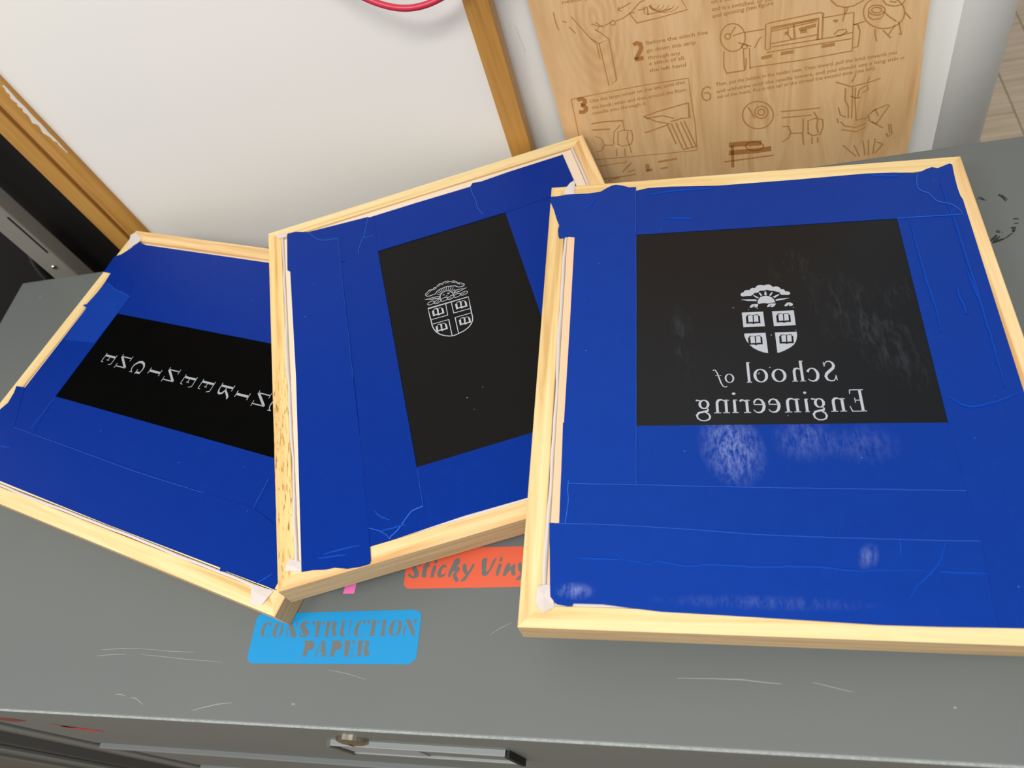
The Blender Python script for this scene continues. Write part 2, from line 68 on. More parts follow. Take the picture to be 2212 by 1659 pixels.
 'FL': {'c': [-485.59, 354.78, 22.9], 'M': [[0.95408, 0.299546, -0.001666], [-0.299548, 0.95408, -0.001138], [0.001249, 0.001585, 0.999998]], 'w': 431.2, 'h': 326.2, 'black': [(-148, 52.4), (150, 55), (150, -49.9), (-147.2, -52.2)], 'tapes': [('right', [(146, 56), (204, 144.5), (204, -145.5), (146, -145)]), ('bottom', [(-147.2, -52.2), (150, -49.9), (150, -60), (150, -112), (-150, -112)]), ('top', [(-196.1, 146.9), (-182.5, 144.5), (0.4, 144.6), (203, 144.6), (203, 60), (150, 55), (-148, 52.4), (-176.5, 71.6), (-202.1, 99.9), (-214.1, 100.1), (-216.2, 122.5), (-208.5, 127), (-200.8, 137.9)]), ('left', [(-202.1, 99.9), (-162, 96), (-148.1, 75), (-148, 52.4), (-147.2, -52.2), (-137.5, -104.9), (-147.5, -122.8), (-196, -80), (-196.6, -52.4), (-197.5, 51.4), (-198.9, 62.7), (-199.5, 84.2)]), ('left_patch', [(-197, 86.6), (-188.3, 84.7), (-177, 80.6), (-162.9, 78.3), (-148.1, 75), (-148, 52.4), (-148.4, 13.5), (-193.7, 9), (-197.5, 51.4), (-206.1, 53.8), (-201.7, 55.8)]), ('bottom_low', [(-196.6, -52.4), (-209.5, -53.5), (-205.7, -60.7), (-203, -72.5), (-207.1, -82.3), (-200, -95), (-200, -146), (-137.9, -144.8), (17.3, -146.1), (148.8, -145.4), (150.6, -147.9), (155.8, -146.3), (206.3, -145.7), (204, -146), (204, -108), (145.4, -93.7), (93.6, -95.5), (-169.9, -93.9)])], 'edges': [(0.3, [(-169.9, -93.9), (-50.4, -95.8), (13.3, -97), (93.6, -95.5)]), (0.3, [(146.4, -68), (147.9, -95)]), (0.35, [(-197, 86.6), (-188.3, 84.7), (-177, 80.6), (-162.9, 78.3), (-148.1, 75)]), (0.2, [(-146.4, -53.7), (-147, -88.9)])], 'creases': [(1.5, 0.3, [(186.9, -146.2), (192.4, -140.8), (196.1, -135.9)]), (1.5, 0.3, [(-171.1, -114.8), (-160.9, -113.8), (-155.1, -112.4)])], 'letc': [(-114.9, 0.3), (-93.1, 0.8), (-70.2, -0.7), (-46.1, -1.1), (-23.9, -0.8), (0.7, -1.9), (24.3, -2.1), (48.2, -2.5), (70, -2.7), (92.4, -2.2), (112.5, -3.9)], 'Ebox': [(-124.1, 6.5), (-107.9, 6.5), (-122.2, -5.5), (-109.4, -6.5)], 'Nbox': [(-101.1, 8.2), (-85.1, 8), (-99.5, -8.9), (-83.1, -6.6)], 'tabs': [[(182.4, -147.9, 0.5), (204.5, -147, 0.5), (203, -152.9, 1), (200.9, -159.2, 0.4), (192.1, -161.7, 0.4), (192.3, -153.3, 1.3)], [(-217.8, 155.5, 0.4), (-213.3, 160.4, 0.3), (-197, 152.4, 0.4), (-195.8, 148.4, 0.4), (-204.1, 141.6, 0.4), (-205.6, 134.4, 0.3)]]},
 'BLUE': {'out': [(-359.4, 139.9), (-358.1, 141.8), (-355.1, 143.2), (-230.5, 147.1), (-227, 146.3), (-224.3, 143.9), (-223.9, 141.7), (-223.1, 115.1), (-223.7, 112.7), (-226.2, 110.4), (-229.2, 109.2), (-353.5, 106.7), (-356.4, 107.7), (-358.2, 110.1), (-358.7, 112.6)],
          'letters': [[[(-350.1, 136.7), (-352.2, 134.8), (-353, 130.3), (-352.2, 127.4), (-349.4, 125.6), (-348.7, 125.9), (-350.2, 129), (-349.9, 133.5), (-348.5, 136.4)], [(-348.6, 136.7), (-345.3, 136.8), (-345.5, 133.6), (-347, 134.8)], [(-347.9, 125.6), (-344.5, 127.9), (-344.9, 126.9), (-346.7, 125.4)]], [[(-340.4, 136.5), (-342.3, 134.2), (-342.7, 129.8), (-341.5, 126.6), (-338.9, 125.3), (-337.9, 125.6), (-339.5, 127.9), (-339.3, 133), (-338.4, 136.2)], [(-336.7, 136.2), (-334.7, 133.7), (-334, 129.9), (-335, 127.1), (-336.9, 125.8), (-336.4, 128), (-336.2, 132.4)]], [[(-331.3, 133.1), (-330, 132.5), (-329.5, 126.8), (-327.8, 126.1), (-331.1, 126.1), (-329.9, 127.1)], [(-330.3, 135), (-327.9, 137), (-321.7, 127.6), (-322, 126), (-325.7, 126.1)], [(-325, 137), (-323.3, 137.3), (-322.9, 133.2)]], [[(-319.8, 136.7), (-317.6, 137.8), (-314.3, 137.6), (-313.5, 134.9), (-315.3, 136.1), (-317, 135.7), (-314.9, 133.3), (-311.6, 130.2), (-311.7, 127.7), (-314.2, 126.3), (-317.8, 126.4), (-319.7, 128.2), (-319.2, 128.9), (-316.5, 127), (-315.8, 128.3), (-318.8, 131.4), (-320.5, 134.2)]], [[(-311.7, 137.5), (-308.6, 138.1), (-308.6, 134), (-310.1, 135.6)], [(-307.2, 138.1), (-303.5, 137.9), (-303.8, 127.6), (-302.5, 126.6), (-308.1, 126.6), (-306.2, 127.5)], [(-302.8, 137.9), (-301, 138), (-300.9, 134.7)]], [[(-299.2, 137.9), (-296.1, 138.1), (-295.4, 128), (-294.4, 126.9), (-299.3, 126.8), (-297.8, 128)], [(-295, 137.9), (-291.4, 138), (-290.1, 136.1), (-290.6, 133), (-291.9, 132.7), (-290.3, 131.8), (-288.9, 128.1), (-289.5, 126.9), (-291.6, 127.1), (-293.1, 131.7), (-294.3, 133.6), (-293.4, 136.1)]], [[(-287.3, 138.3), (-282.7, 138.6), (-283.9, 137.4), (-283.7, 130.6), (-282.4, 128.2), (-280.8, 127.3), (-283.2, 126.8), (-285.5, 127.8), (-286.3, 130), (-286.3, 137.4)], [(-280.6, 138.4), (-277.8, 138.6), (-278.6, 137.5), (-278.2, 129.5), (-280.1, 127.1), (-279, 130.1), (-279.5, 137.5)]], [[(-271.3, 139.1), (-273.6, 136.9), (-275.1, 132.6), (-274.8, 129.5), (-272.6, 127.4), (-270.8, 127.3), (-272.1, 129.6), (-272, 134.5), (-270.7, 137.9), (-269.9, 139.1)], [(-269.9, 138.8), (-267.2, 139.2), (-267.5, 136.1), (-268.8, 137)], [(-269.8, 127.3), (-266.7, 130.3), (-267.2, 128.1)]], [[(-266.5, 139.2), (-263.4, 139.5), (-264.1, 136.1), (-265.1, 137.3)], [(-262, 139.4), (-258.6, 139.4), (-258.8, 128.9), (-258, 127.9), (-263.4, 127.8), (-261.6, 128.8)], [(-257.6, 139.5), (-256.2, 139.6), (-256.4, 136.2)]], [[(-254.2, 139.5), (-249.8, 139.7), (-250.9, 138.7), (-250.4, 129), (-249.2, 128.1), (-254.2, 127.9), (-253.1, 129), (-253.6, 138.4)]], [[(-244.1, 140), (-246.4, 137.9), (-247.7, 133.6), (-247.3, 130.2), (-244.9, 128.3), (-242.9, 128.3), (-244.3, 130.6), (-244.3, 136), (-243.3, 139.4)], [(-241.7, 140), (-239.1, 138.9), (-237.9, 135.5), (-238.3, 131.3), (-240.6, 128.4), (-241.9, 128.5), (-240.8, 131.2), (-240.6, 136.1)]], [[(-236.3, 134.3), (-235, 136.2), (-234.8, 129.5), (-233.6, 128.7), (-235.8, 128.6)], [(-236, 140.1), (-232.3, 140.1), (-227.3, 132), (-227, 128.8), (-228.7, 128.7)], [(-229.3, 140.2), (-226.3, 140.3), (-227.1, 139), (-227.4, 135)]], [[(-314.5, 123.7), (-307.8, 124), (-305.2, 122.3), (-304.5, 119.9), (-305.5, 117.7), (-309.1, 116.7), (-309.6, 113.4), (-308.7, 112.5), (-314, 112.4), (-312.5, 113.6), (-313, 122.2)]], [[(-301.4, 121.2), (-300.6, 122.1), (-301.5, 113.3), (-300, 112.7), (-303.4, 112.6), (-302.4, 113.9)], [(-300, 123.9), (-296.8, 124), (-294, 114.1), (-293, 112.9), (-297.9, 112.8), (-297.1, 114), (-296.9, 115.8), (-300.5, 116.3), (-298.4, 117.6)]], [[(-291.9, 124.1), (-285.4, 124.4), (-282.9, 122.7), (-282.2, 120.3), (-283.2, 118.2), (-286.8, 117.2), (-287.4, 113.9), (-286.5, 113), (-291.7, 112.9), (-290.2, 114.1), (-290.5, 122.6)]],
                      [[(-280.9, 124.4), (-276.4, 124.6), (-276.2, 114.5), (-275.2, 113.3), (-280.7, 113.2), (-279.2, 114.4)], [(-275.7, 124.5), (-272.6, 124.6), (-272.7, 121.7), (-274.3, 122.9)], [(-274.5, 119.3), (-273.8, 120.5), (-273.3, 116.9), (-274.6, 118.1)], [(-274.2, 113.3), (-272.4, 115.7), (-272.2, 113.4)]], [[(-270.3, 124.7), (-266.2, 124.8), (-266, 114.7), (-265.1, 113.6), (-270.2, 113.5), (-268.7, 114.6)], [(-265.5, 124.7), (-262, 124.6), (-260.9, 122.5), (-261.6, 119.5), (-262.9, 119.2), (-260.7, 118.3), (-259.6, 114.8), (-260.4, 113.6), (-263.1, 113.9), (-264.3, 117.7), (-265, 119.4), (-264, 122.5)]]]},
 'ORANGE': {'out': [(-242.2, 181.8), (-243.5, 187.2), (-242.9, 190.9), (-240.8, 193), (-153.3, 193.3)], 'low': [(-242.3, 176.8), (-241.8, 166.1), (-241, 164.3), (-238.9, 162.8), (-236.5, 162.4), (-153.3, 163.9)], 'letters': [[[(-239.8, 173.2), (-239.2, 173.8), (-237.6, 173.2), (-236.7, 171.8), (-235.3, 172), (-234.6, 173.4), (-235.7, 175.4), (-238, 178.1), (-237.6, 179.9), (-235.6, 182.1), (-233.5, 183.5), (-231.1, 183.2), (-230.7, 179.8), (-232.3, 179.4), (-233.3, 180.8), (-234.3, 178.7), (-232, 175.8), (-230.9, 173.6), (-231.4, 171.3), (-234, 170), (-236.9, 170.3), (-239, 171.6)]], [[(-228.6, 171.3), (-228.8, 174), (-228.2, 177.6), (-228.7, 179.1), (-226.9, 180.7), (-226.3, 182.9), (-223.8, 183.4), (-224.5, 180.7), (-223, 180.2), (-223.3, 179.1), (-225, 178), (-225.4, 173.1), (-224.1, 172.4), (-225.3, 170.9), (-227.1, 170.7)]], [[(-221.3, 170.8), (-221.6, 173.9), (-220.8, 177.9), (-220.2, 179.7), (-218.3, 179.9), (-217.8, 177.9), (-218.6, 173.9), (-219.2, 170.8), (-220.3, 170.4)], [(-220, 181.5), (-220.2, 183.3), (-219.1, 185.1), (-217.6, 184.6), (-217.7, 181.9), (-219, 181)]], [[(-209.6, 179.2), (-210.2, 178.3), (-211.6, 178.5), (-212.8, 177.4), (-213.8, 174.3), (-213.3, 172.6), (-211.5, 173.2), (-209.6, 174.1), (-210.2, 172.1), (-212.3, 170.8), (-214.6, 170.6), (-216.2, 171.9), (-216.4, 174.8), (-215.2, 177.9), (-213.2, 180.1), (-211, 180.5)]], [[(-207.9, 172.1), (-207.4, 175.2), (-205.8, 180), (-204.3, 184), (-202.4, 185.1), (-200.5, 184.9), (-199.6, 183.1), (-200.4, 180.4), (-202, 179.1), (-199.3, 178), (-199.3, 176), (-201.3, 173.8), (-201.3, 172), (-199.3, 169.4), (-199.5, 167.5), (-201.1, 167.3), (-203.3, 169.9), (-204.1, 172.9), (-202.6, 175.1), (-203.4, 175.8), (-204.8, 174.7), (-205.6, 172.1), (-206.4, 170.8), (-207.5, 170.8)]], [[(-197.2, 177.3), (-197.5, 179.5), (-196.3, 180.8), (-194.7, 180.6), (-194, 177.2), (-192.9, 174.2), (-191.3, 177.2), (-189.9, 180.3), (-188.5, 180.7), (-188.2, 179.6), (-189.6, 176.3), (-192, 172), (-193.8, 168.5), (-195.9, 167.5), (-197.7, 167.7), (-197, 169), (-195, 171.1), (-194.3, 172.4), (-196.5, 175.1)]], [[(-182.9, 182.4), (-182.4, 184.4), (-180, 185.3), (-178.8, 184.6), (-179.2, 179.7), (-178.8, 174.5), (-176.8, 176.2), (-174.4, 182.8), (-172.8, 185.2), (-172, 184.1), (-173.2, 180.6), (-175.8, 174.9), (-178.1, 171.9), (-180.2, 171.3), (-181.8, 172.8)]], [[(-171.3, 172.7), (-170.7, 177.5), (-169.7, 180.5), (-168, 181.2), (-167.5, 179.2), (-168.4, 174.9), (-169.4, 171.6), (-170.5, 171.6)], [(-169.7, 182.7), (-169.4, 184.7), (-168.2, 185.8), (-167.2, 185.1), (-167.5, 183.1), (-168.5, 182)]], [[(-166, 172.7), (-164.9, 177), (-163.5, 180.4), (-162.2, 181.1), (-160.8, 180.4), (-161.5, 177.8), (-159.8, 179.1), (-158.2, 180.4), (-157, 179.5), (-157.1, 176.1), (-156.6, 172.6), (-157.4, 171.6), (-159.1, 171.8), (-160, 174.4), (-160.2, 176.3), (-162, 174.4), (-163.5, 172), (-164.8, 171.2), (-165.7, 171.6)]], [[(-155.1, 178), (-155.3, 180.1), (-154.1, 181.4), (-152.6, 181.2), (-152.1, 177.9), (-151.2, 174.9), (-149.5, 177.9), (-148, 180.9), (-146.7, 181.3), (-146.4, 180.3), (-147.9, 177), (-150.3, 172.8), (-152.2, 169.4), (-154.3, 168.3), (-156, 168.6), (-155.3, 169.8), (-153.3, 172), (-152.5, 173.2), (-154.5, 175.8)]], [[(-145.4, 172.5), (-144.5, 178.5), (-142.7, 183.7), (-141.1, 185.4), (-140.2, 184.1), (-141.1, 179.3), (-143.3, 174.2), (-142.7, 172.1), (-144, 171.7)]]]},
 'NOTE': [(-290.4, 158.6), (-281.2, 158.9), (-280.7, 167.4), (-289.9, 166.7)],
 'SCR': [(0.5, [(-496.8, 108.8), (-483.4, 110.1), (-469.3, 110.8)]), (0.5, [(-494, 113.5), (-476.5, 114.9), (-456.7, 115.3)]), (0.4, [(-456.7, 115.3), (-427.8, 113.8), (-406.5, 113.6)]), (0.4, [(-454.7, 110.8), (-434.8, 109.8), (-412.9, 108.3), (-379.3, 107.1)]), (0.6, [(-465.2, 81.2), (-460.5, 81.4), (-456.1, 80.2)]), (0.6, [(-451.5, 79.4), (-446.7, 79.2), (-442.5, 77.4), (-437.7, 75)]), (0.7, [(-393.6, 72.6), (-384.1, 75.2), (-373.2, 77.8), (-361.8, 79.2)]), (0.7, [(-45.7, 105.6), (-23.8, 106), (-7.4, 106), (8.5, 104.6), (16.4, 104.3)]), (0.5, [(33.4, 105.7), (44.6, 103.2), (54.8, 101)]), (0.4, [(-170.5, 130.7), (-162.7, 135.5), (-156.3, 138.7)]), (0.4, [(-289.1, 103.9), (-273.9, 101.8), (-258.7, 98.3)]), (1, [(-312.6, 80.2), (-310, 80.3)]), (1.2, [(106, 94.7), (107.4, 94.5)])],
 'SCUFF': [(1.2, [(199.9, 477.3), (202.3, 476.8), (204.3, 475.2), (206.2, 474.4)]), (0.9, [(201.1, 479.4), (203.4, 477.8), (205.1, 476)]), (1.2, [(215.8, 479.2), (217.9, 477.1), (220.5, 472.2)]), (1.5, [(215.3, 478.4), (217.5, 475.3), (218.5, 472.3), (219.3, 470.8)]), (1.4, [(219.2, 451.4), (221, 451.2), (223.1, 450.4)]), (1.2, [(218.7, 446.9), (220.4, 446.4), (221.9, 446.7)]), (2.2, [(215.6, 442.1), (217.5, 442.3), (219.1, 442.1)]), (2, [(217.7, 440.9), (216.1, 438.1)]), (1, [(215.8, 437.3), (213.7, 435.7), (210.7, 433.4), (208.4, 432.1)]), (2.2, [(208.7, 432.3), (206, 431.6), (203.3, 430.6), (200.2, 429.4)]), (1.5, [(206.6, 435.4), (204.1, 433.1), (200.8, 430.8)]), (2, [(205, 437), (202.7, 434.4), (199.6, 431.9)]), (1, [(205.4, 441.4), (208.1, 440.4)]), (1, [(205.2, 440.3), (207.6, 439)]), (1.5, [(208.7, 438.8), (209.1, 438.9)])],
 'WB': {'left_in': [(-663.8, 600, 208.7), (-660.5, 600, 0.9)], 'left_mid_r': [(-685.5, 600, 188.3), (-685.1, 600, -6.5)], 'left_mid_l': [(-692.4, 600, 181.9), (-694.6, 600, -11.2)], 'left_out': [(-721.7, 600, 154.3), (-714.7, 600, -24.2)], 'right_in': [(-188.1, 600, 184.2), (-195.9, 600, 18.4)], 'right_out': [(-167.3, 600, 179.3), (-172.5, 600, 24.3)], 'post_r': [(-778.6, 575, 87.1), (-777.7, 575, -29.7)], 'post_l': [(-820.8, 575, 47.4), (-810.5, 575, -29.2)], 'slot': [(-785.4, 575, 71.5), (-785, 575, 11.3), (-781.6, 575, 68.5)], 'screw': [(-795.6, 575, -11.5)], 'cord': [(-262.5, 575, 218), (-254.7, 575, 212.6), (-241.3, 575, 205.9), (-230.6, 575, 202.2), (-215.4, 575, 199.5), (-199.5, 575, 199), (-185.5, 575, 199.3)], 'cordw': [(-229.5, 575, 204.8), (-231.7, 575, 199.6)], 'paint': [(-654.9, 600, 201.4), (-654.2, 600, 186.5), (-655, 600, 152.3), (-656.2, 600, 125.1), (-661.8, 600, 135.6), (-662.9, 600, 162.9), (-663.6, 600, 180.2)]},
 'COL': [(286.5, 680, -19.3), (289.9, 680, -126.9), (266.9, 680, -123.2), (265.7, 680, -45.1)],
 'FRONT': {'face_left': [(-671, 65.2, -94), (-656.6, 65.2, -215.2)], 'post1': [(-723.3, 65.2, -143.2), (-698, 65.2, -261.1)], 'post1b': [(-755, 65.2, -172.9), (-727.2, 65.2, -294.3)], 'post2': [(-908.1, 65.2, -316.6), (-873.7, 65.2, -485.5)], 'post3': [(-1014.5, 65.2, -416.5), (-1028.7, 65.2, -561.8)], 'slot': [(-922.3, 65.2, -450.1), (-910.9, 65.2, -503.8), (-988.5, 65.2, -520.9)], 'screw': [(-809.9, 65.2, -435.1)], 'seam': [(-581, 65.2, -37.8), (-482.9, 65.2, -47.5), (-310.9, 65.2, -52.1)], 'red1': [(-638.2, 65.2, -43.7), (-599.2, 65.2, -36), (-619.3, 65.2, -67.8), (-662.2, 65.2, -65.5)], 'red2': [(-595.4, 65.2, -82.1), (-570.6, 65.2, -114), (-596.1, 65.2, -111.8)], 'botlip': [(-645.8, 65.2, -204.8), (-693.2, 65.2, -259.1), (-421.5, 65.2, -259.2)], 'pink': [(-576.3, 65.2, -43), (-558.3, 65.2, -44.6), (-536.8, 65.2, -47.4), (-506.7, 65.2, -45.6), (-485.3, 65.2, -50.3)]},
 'PLYG': {'edges': [(-137.5, 151.7), (-137.9, 2.6), (-139.4, -195.5), (177.5, 80.4), (179.2, 39.3), (184.4, -37.5), (183.3, -38.3), (183.3, -72.3)],
          'draw': {'block_drawing': [(0.9, [(-106.5, 129.8), (-94.3, 107.4), (-87.6, 100.6), (-86, 57.7), (-78.2, 61.9), (-78.4, 102.8), (-87.6, 100.6)]), (0.9, [(-78.4, 102.8), (-84.8, 110.5), (-89, 114.4)]), (0.9, [(-93.9, 106.8), (-89.6, 100.5), (-89.3, 85.7)]), (0.9, [(-90.9, 119.7), (-84.7, 116.2), (-87.4, 112.2)]), (0.9, [(-84.7, 116.2), (-78.9, 116), (-74.7, 117.6)]), (0.9, [(-86.9, 120.3), (-81.2, 113.9)])],
                   'hand_drawing': [(1, [(-74.8, 117.1), (-72.5, 119.1), (-70.4, 117.6), (-71.3, 114.8), (-74.2, 114.9), (-74.8, 117.1)]), (1, [(-69.9, 117.5), (-62.9, 119), (-56.7, 122.1), (-50.4, 127.1), (-47.2, 129.8), (-43.4, 130.4)]), (1, [(-66.4, 127.3), (-61.4, 128.6), (-55, 130.9)]), (1, [(-65.1, 129.5), (-66.5, 126.8), (-63.9, 125.2)]), (1, [(-114.9, 127.6), (-111.4, 125.8)]), (1, [(-110.3, 121.4), (-105.9, 114.2)]), (1, [(-120.7, 137), (-120.8, 127.9), (-119.6, 120.3)])],
                   'wedge_drawing': [(0.9, [(-57.7, 121.9), (-52.5, 112.1), (-30.6, 112.8), (-10, 114.6), (-13.7, 123.7)]), (0.9, [(-57.7, 121.9), (-53, 121.6)]), (0.9, [(-50, 123.1), (-44.4, 122.8), (-43.2, 124.5)]), (0.9, [(-45, 124.9), (-45.3, 119.1), (-42.3, 117.4), (-42.3, 124.3)]), (0.9, [(-43.2, 117.6), (-34.7, 117.7), (-22.5, 118.4)]), (0.5, [(-32.3, 124), (-32.5, 123.5), (-32.8, 123), (-33.1, 122.5), (-33.4, 122.1), (-33.7, 121.8), (-34.1, 121.5), (-34.4, 121.2), (-34.8, 121.1), (-35.2, 121), (-35.6, 120.9), (-36, 120.9), (-36.4, 121), (-36.8, 121.2), (-37.1, 121.4), (-37.5, 121.7), (-37.8, 122), (-38.1, 122.4), (-38.3, 122.8), (-38.6, 123.3), (-38.8, 123.8), (-38.9, 124.3), (-39, 124.9), (-39.1, 125.5)]), (0.5, [(-28.3, 122.8), (-28.7, 122.2), (-29, 121.7), (-29.5, 121.2), (-29.9, 120.8), (-30.5, 120.4), (-31, 120.1), (-31.6, 119.9), (-32.2, 119.8), (-32.9, 119.7), (-33.5, 119.7), (-34.1, 119.7), (-34.8, 119.9), (-35.4, 120.1), (-36, 120.4), (-36.6, 120.7), (-37.1, 121.2), (-37.6, 121.6), (-38.1, 122.2), (-38.5, 122.7), (-38.9, 123.3), (-39.2, 124), (-39.4, 124.7), (-39.6, 125.3)]), (0.5, [(-24.4, 121.6), (-24.8, 121), (-25.3, 120.4), (-25.9, 119.9), (-26.5, 119.5), (-27.2, 119.1), (-28, 118.8), (-28.8, 118.6), (-29.6, 118.4), (-30.5, 118.4), (-31.4, 118.4), (-32.3, 118.5), (-33.2, 118.7), (-34, 119), (-34.9, 119.4), (-35.7, 119.8), (-36.5, 120.3), (-37.2, 120.9), (-37.9, 121.5), (-38.4, 122.2), (-39, 122.9), (-39.4, 123.6), (-39.7, 124.4), (-40, 125.2)]), (0.5, [(-20.4, 120.5), (-20.9, 119.8), (-21.5, 119.2), (-22.3, 118.6), (-23.1, 118.2), (-24, 117.8), (-24.9, 117.5), (-26, 117.2), (-27, 117.1), (-28.2, 117.1), (-29.3, 117.2), (-30.4, 117.3), (-31.6, 117.6), (-32.7, 117.9), (-33.8, 118.4), (-34.8, 118.9), (-35.8, 119.5), (-36.8, 120.1), (-37.6, 120.8), (-38.4, 121.6), (-39.1, 122.4), (-39.6, 123.3), (-40.1, 124.1), (-40.4, 125)]), (0.5, [(-16.4, 119.3), (-17, 118.6), (-17.8, 117.9), (-18.7, 117.3), (-19.6, 116.8), (-20.7, 116.4), (-21.9, 116.1), (-23.1, 115.9), (-24.4, 115.8), (-25.8, 115.8), (-27.2, 115.9), (-28.6, 116.1), (-30, 116.4), (-31.3, 116.8), (-32.7, 117.3), (-34, 117.9), (-35.2, 118.6), (-36.3, 119.4), (-37.4, 120.2), (-38.3, 121), (-39.2, 121.9), (-39.9, 122.9), (-40.4, 123.9), (-40.9, 124.8)])],
                   'numeral_two': [(3.6, [(-58.4, 92.8), (-55.7, 94), (-52.5, 92.4), (-51.9, 88.5), (-54.1, 84.6), (-57.7, 79.7), (-58.4, 78.5)]), (4, [(-59, 78.7), (-54.9, 78.7), (-51.4, 78.9)])],
                   'numeral_three': [(4, [(-117.7, 48.5), (-115.3, 49.6), (-112.6, 49.2), (-111.1, 47.1), (-111.3, 45), (-113.1, 43.4), (-115.4, 43)]), (4, [(-115.4, 43), (-112.6, 41.3), (-111.4, 38.9), (-112.1, 36.5), (-114.8, 35), (-118.8, 35.7)])],
                   'numeral_six': [(1.3, [(4.4, 35.9), (1.1, 38.3), (-2.5, 36.7), (-4, 32.2), (-3.5, 26.6), (-0.5, 23.5), (3.1, 24.8), (3.7, 29.2), (1.2, 32.1), (-2.3, 31.9)])],
                   'panel_outline': [(0.9, [(-123.4, 51), (-124.4, 9.5)]), (0.9, [(-123.4, 51), (-83.9, 51.7), (-52.8, 51.6), (-14.6, 50.4), (-14.1, 32.7), (-12.6, 1.6), (-12.9, -30)]), (0.9, [(-114.6, -22.2), (-74.2, -26), (-13, -30.7)]), (0.9, [(-111.7, -31.4), (-82.9, -31.3)])],
                   'spool_drawing': [(1.6, [(-109.9, 20.4), (-97.8, 20.5), (-78.7, 17.8)]), (1.6, [(-110.2, 13.2), (-92.9, 11)]), (1, [(-79.8, 17.4), (-79.4, 6.3)]), (1, [(-92.4, -5.8), (-89.7, 7), (-82.6, 13.4)]), (1, [(-109.4, 5.8), (-103.4, 1.8), (-101.5, -6.7), (-106, -12.7), (-110.6, -13.1)]), (1, [(-101, -6.8), (-93.9, -8.2), (-91.3, -6)]), (1, [(-88.5, -9.3), (-86, 6.3), (-80.4, 7.1), (-73, 4.9), (-72.6, -3.1), (-75.3, -10.6), (-84.4, -11.5), (-88.3, -8)]), (1, [(-76.4, 4.3), (-78.6, -3.2), (-77.5, -10.2), (-76.9, -21.3)]), (1, [(-90.2, -13.1), (-91.8, -22.5)]), (1, [(-82.6, -14.6), (-83.5, -24.1)])],
                   'brush_drawing': [(1.3, [(-59.3, 18.2), (-46.2, 21.2), (-16.8, 24.9)]), (1.3, [(-59.3, 18.2), (-47.6, 10.1), (-35.4, 5)]), (1.3, [(-35.1, 7.5), (-24.5, 9.1), (-17.2, 8.2), (-16.8, 24.9)]), (1.3, [(-60.7, -0.2), (-38.7, 4.4)]), (1.3, [(-38.5, 5.6), (-32.5, -19.3)]), (1.3, [(-34.4, 4.8), (-26.7, -25.9)]), (1.3, [(-30.1, 5.2), (-22.4, -26.7)]), (1.3, [(-25.8, 5.6), (-17, -26.5)]), (1.3, [(-22.6, 6.2), (-13.7, -25.8)]), (1.3, [(-57.5, 15.9), (-41.6, 15.8), (-31.7, 10.6)]), (1.3, [(-26.8, -27.2), (-12.6, -26)])],
                   'small_sketch': [(1.4, [(-110, -47.9), (-89.1, -49), (-76.3, -48.5)]), (1.4, [(-89.3, -43), (-82.6, -37.1), (-78.7, -33.6)]), (1.4, [(-83.7, -44.1), (-76.6, -42.6)]), (1.4, [(-105.9, -51.6), (-93.8, -49.5)]), (4, [(-63.5, -38), (-63.4, -46.7)]), (3, [(-65.7, -46.2), (-58.8, -46.1)]), (2.5, [(-52.1, -37.5), (-33.2, -37)]), (2, [(-50.9, -46.3), (-43.1, -46.4)])],
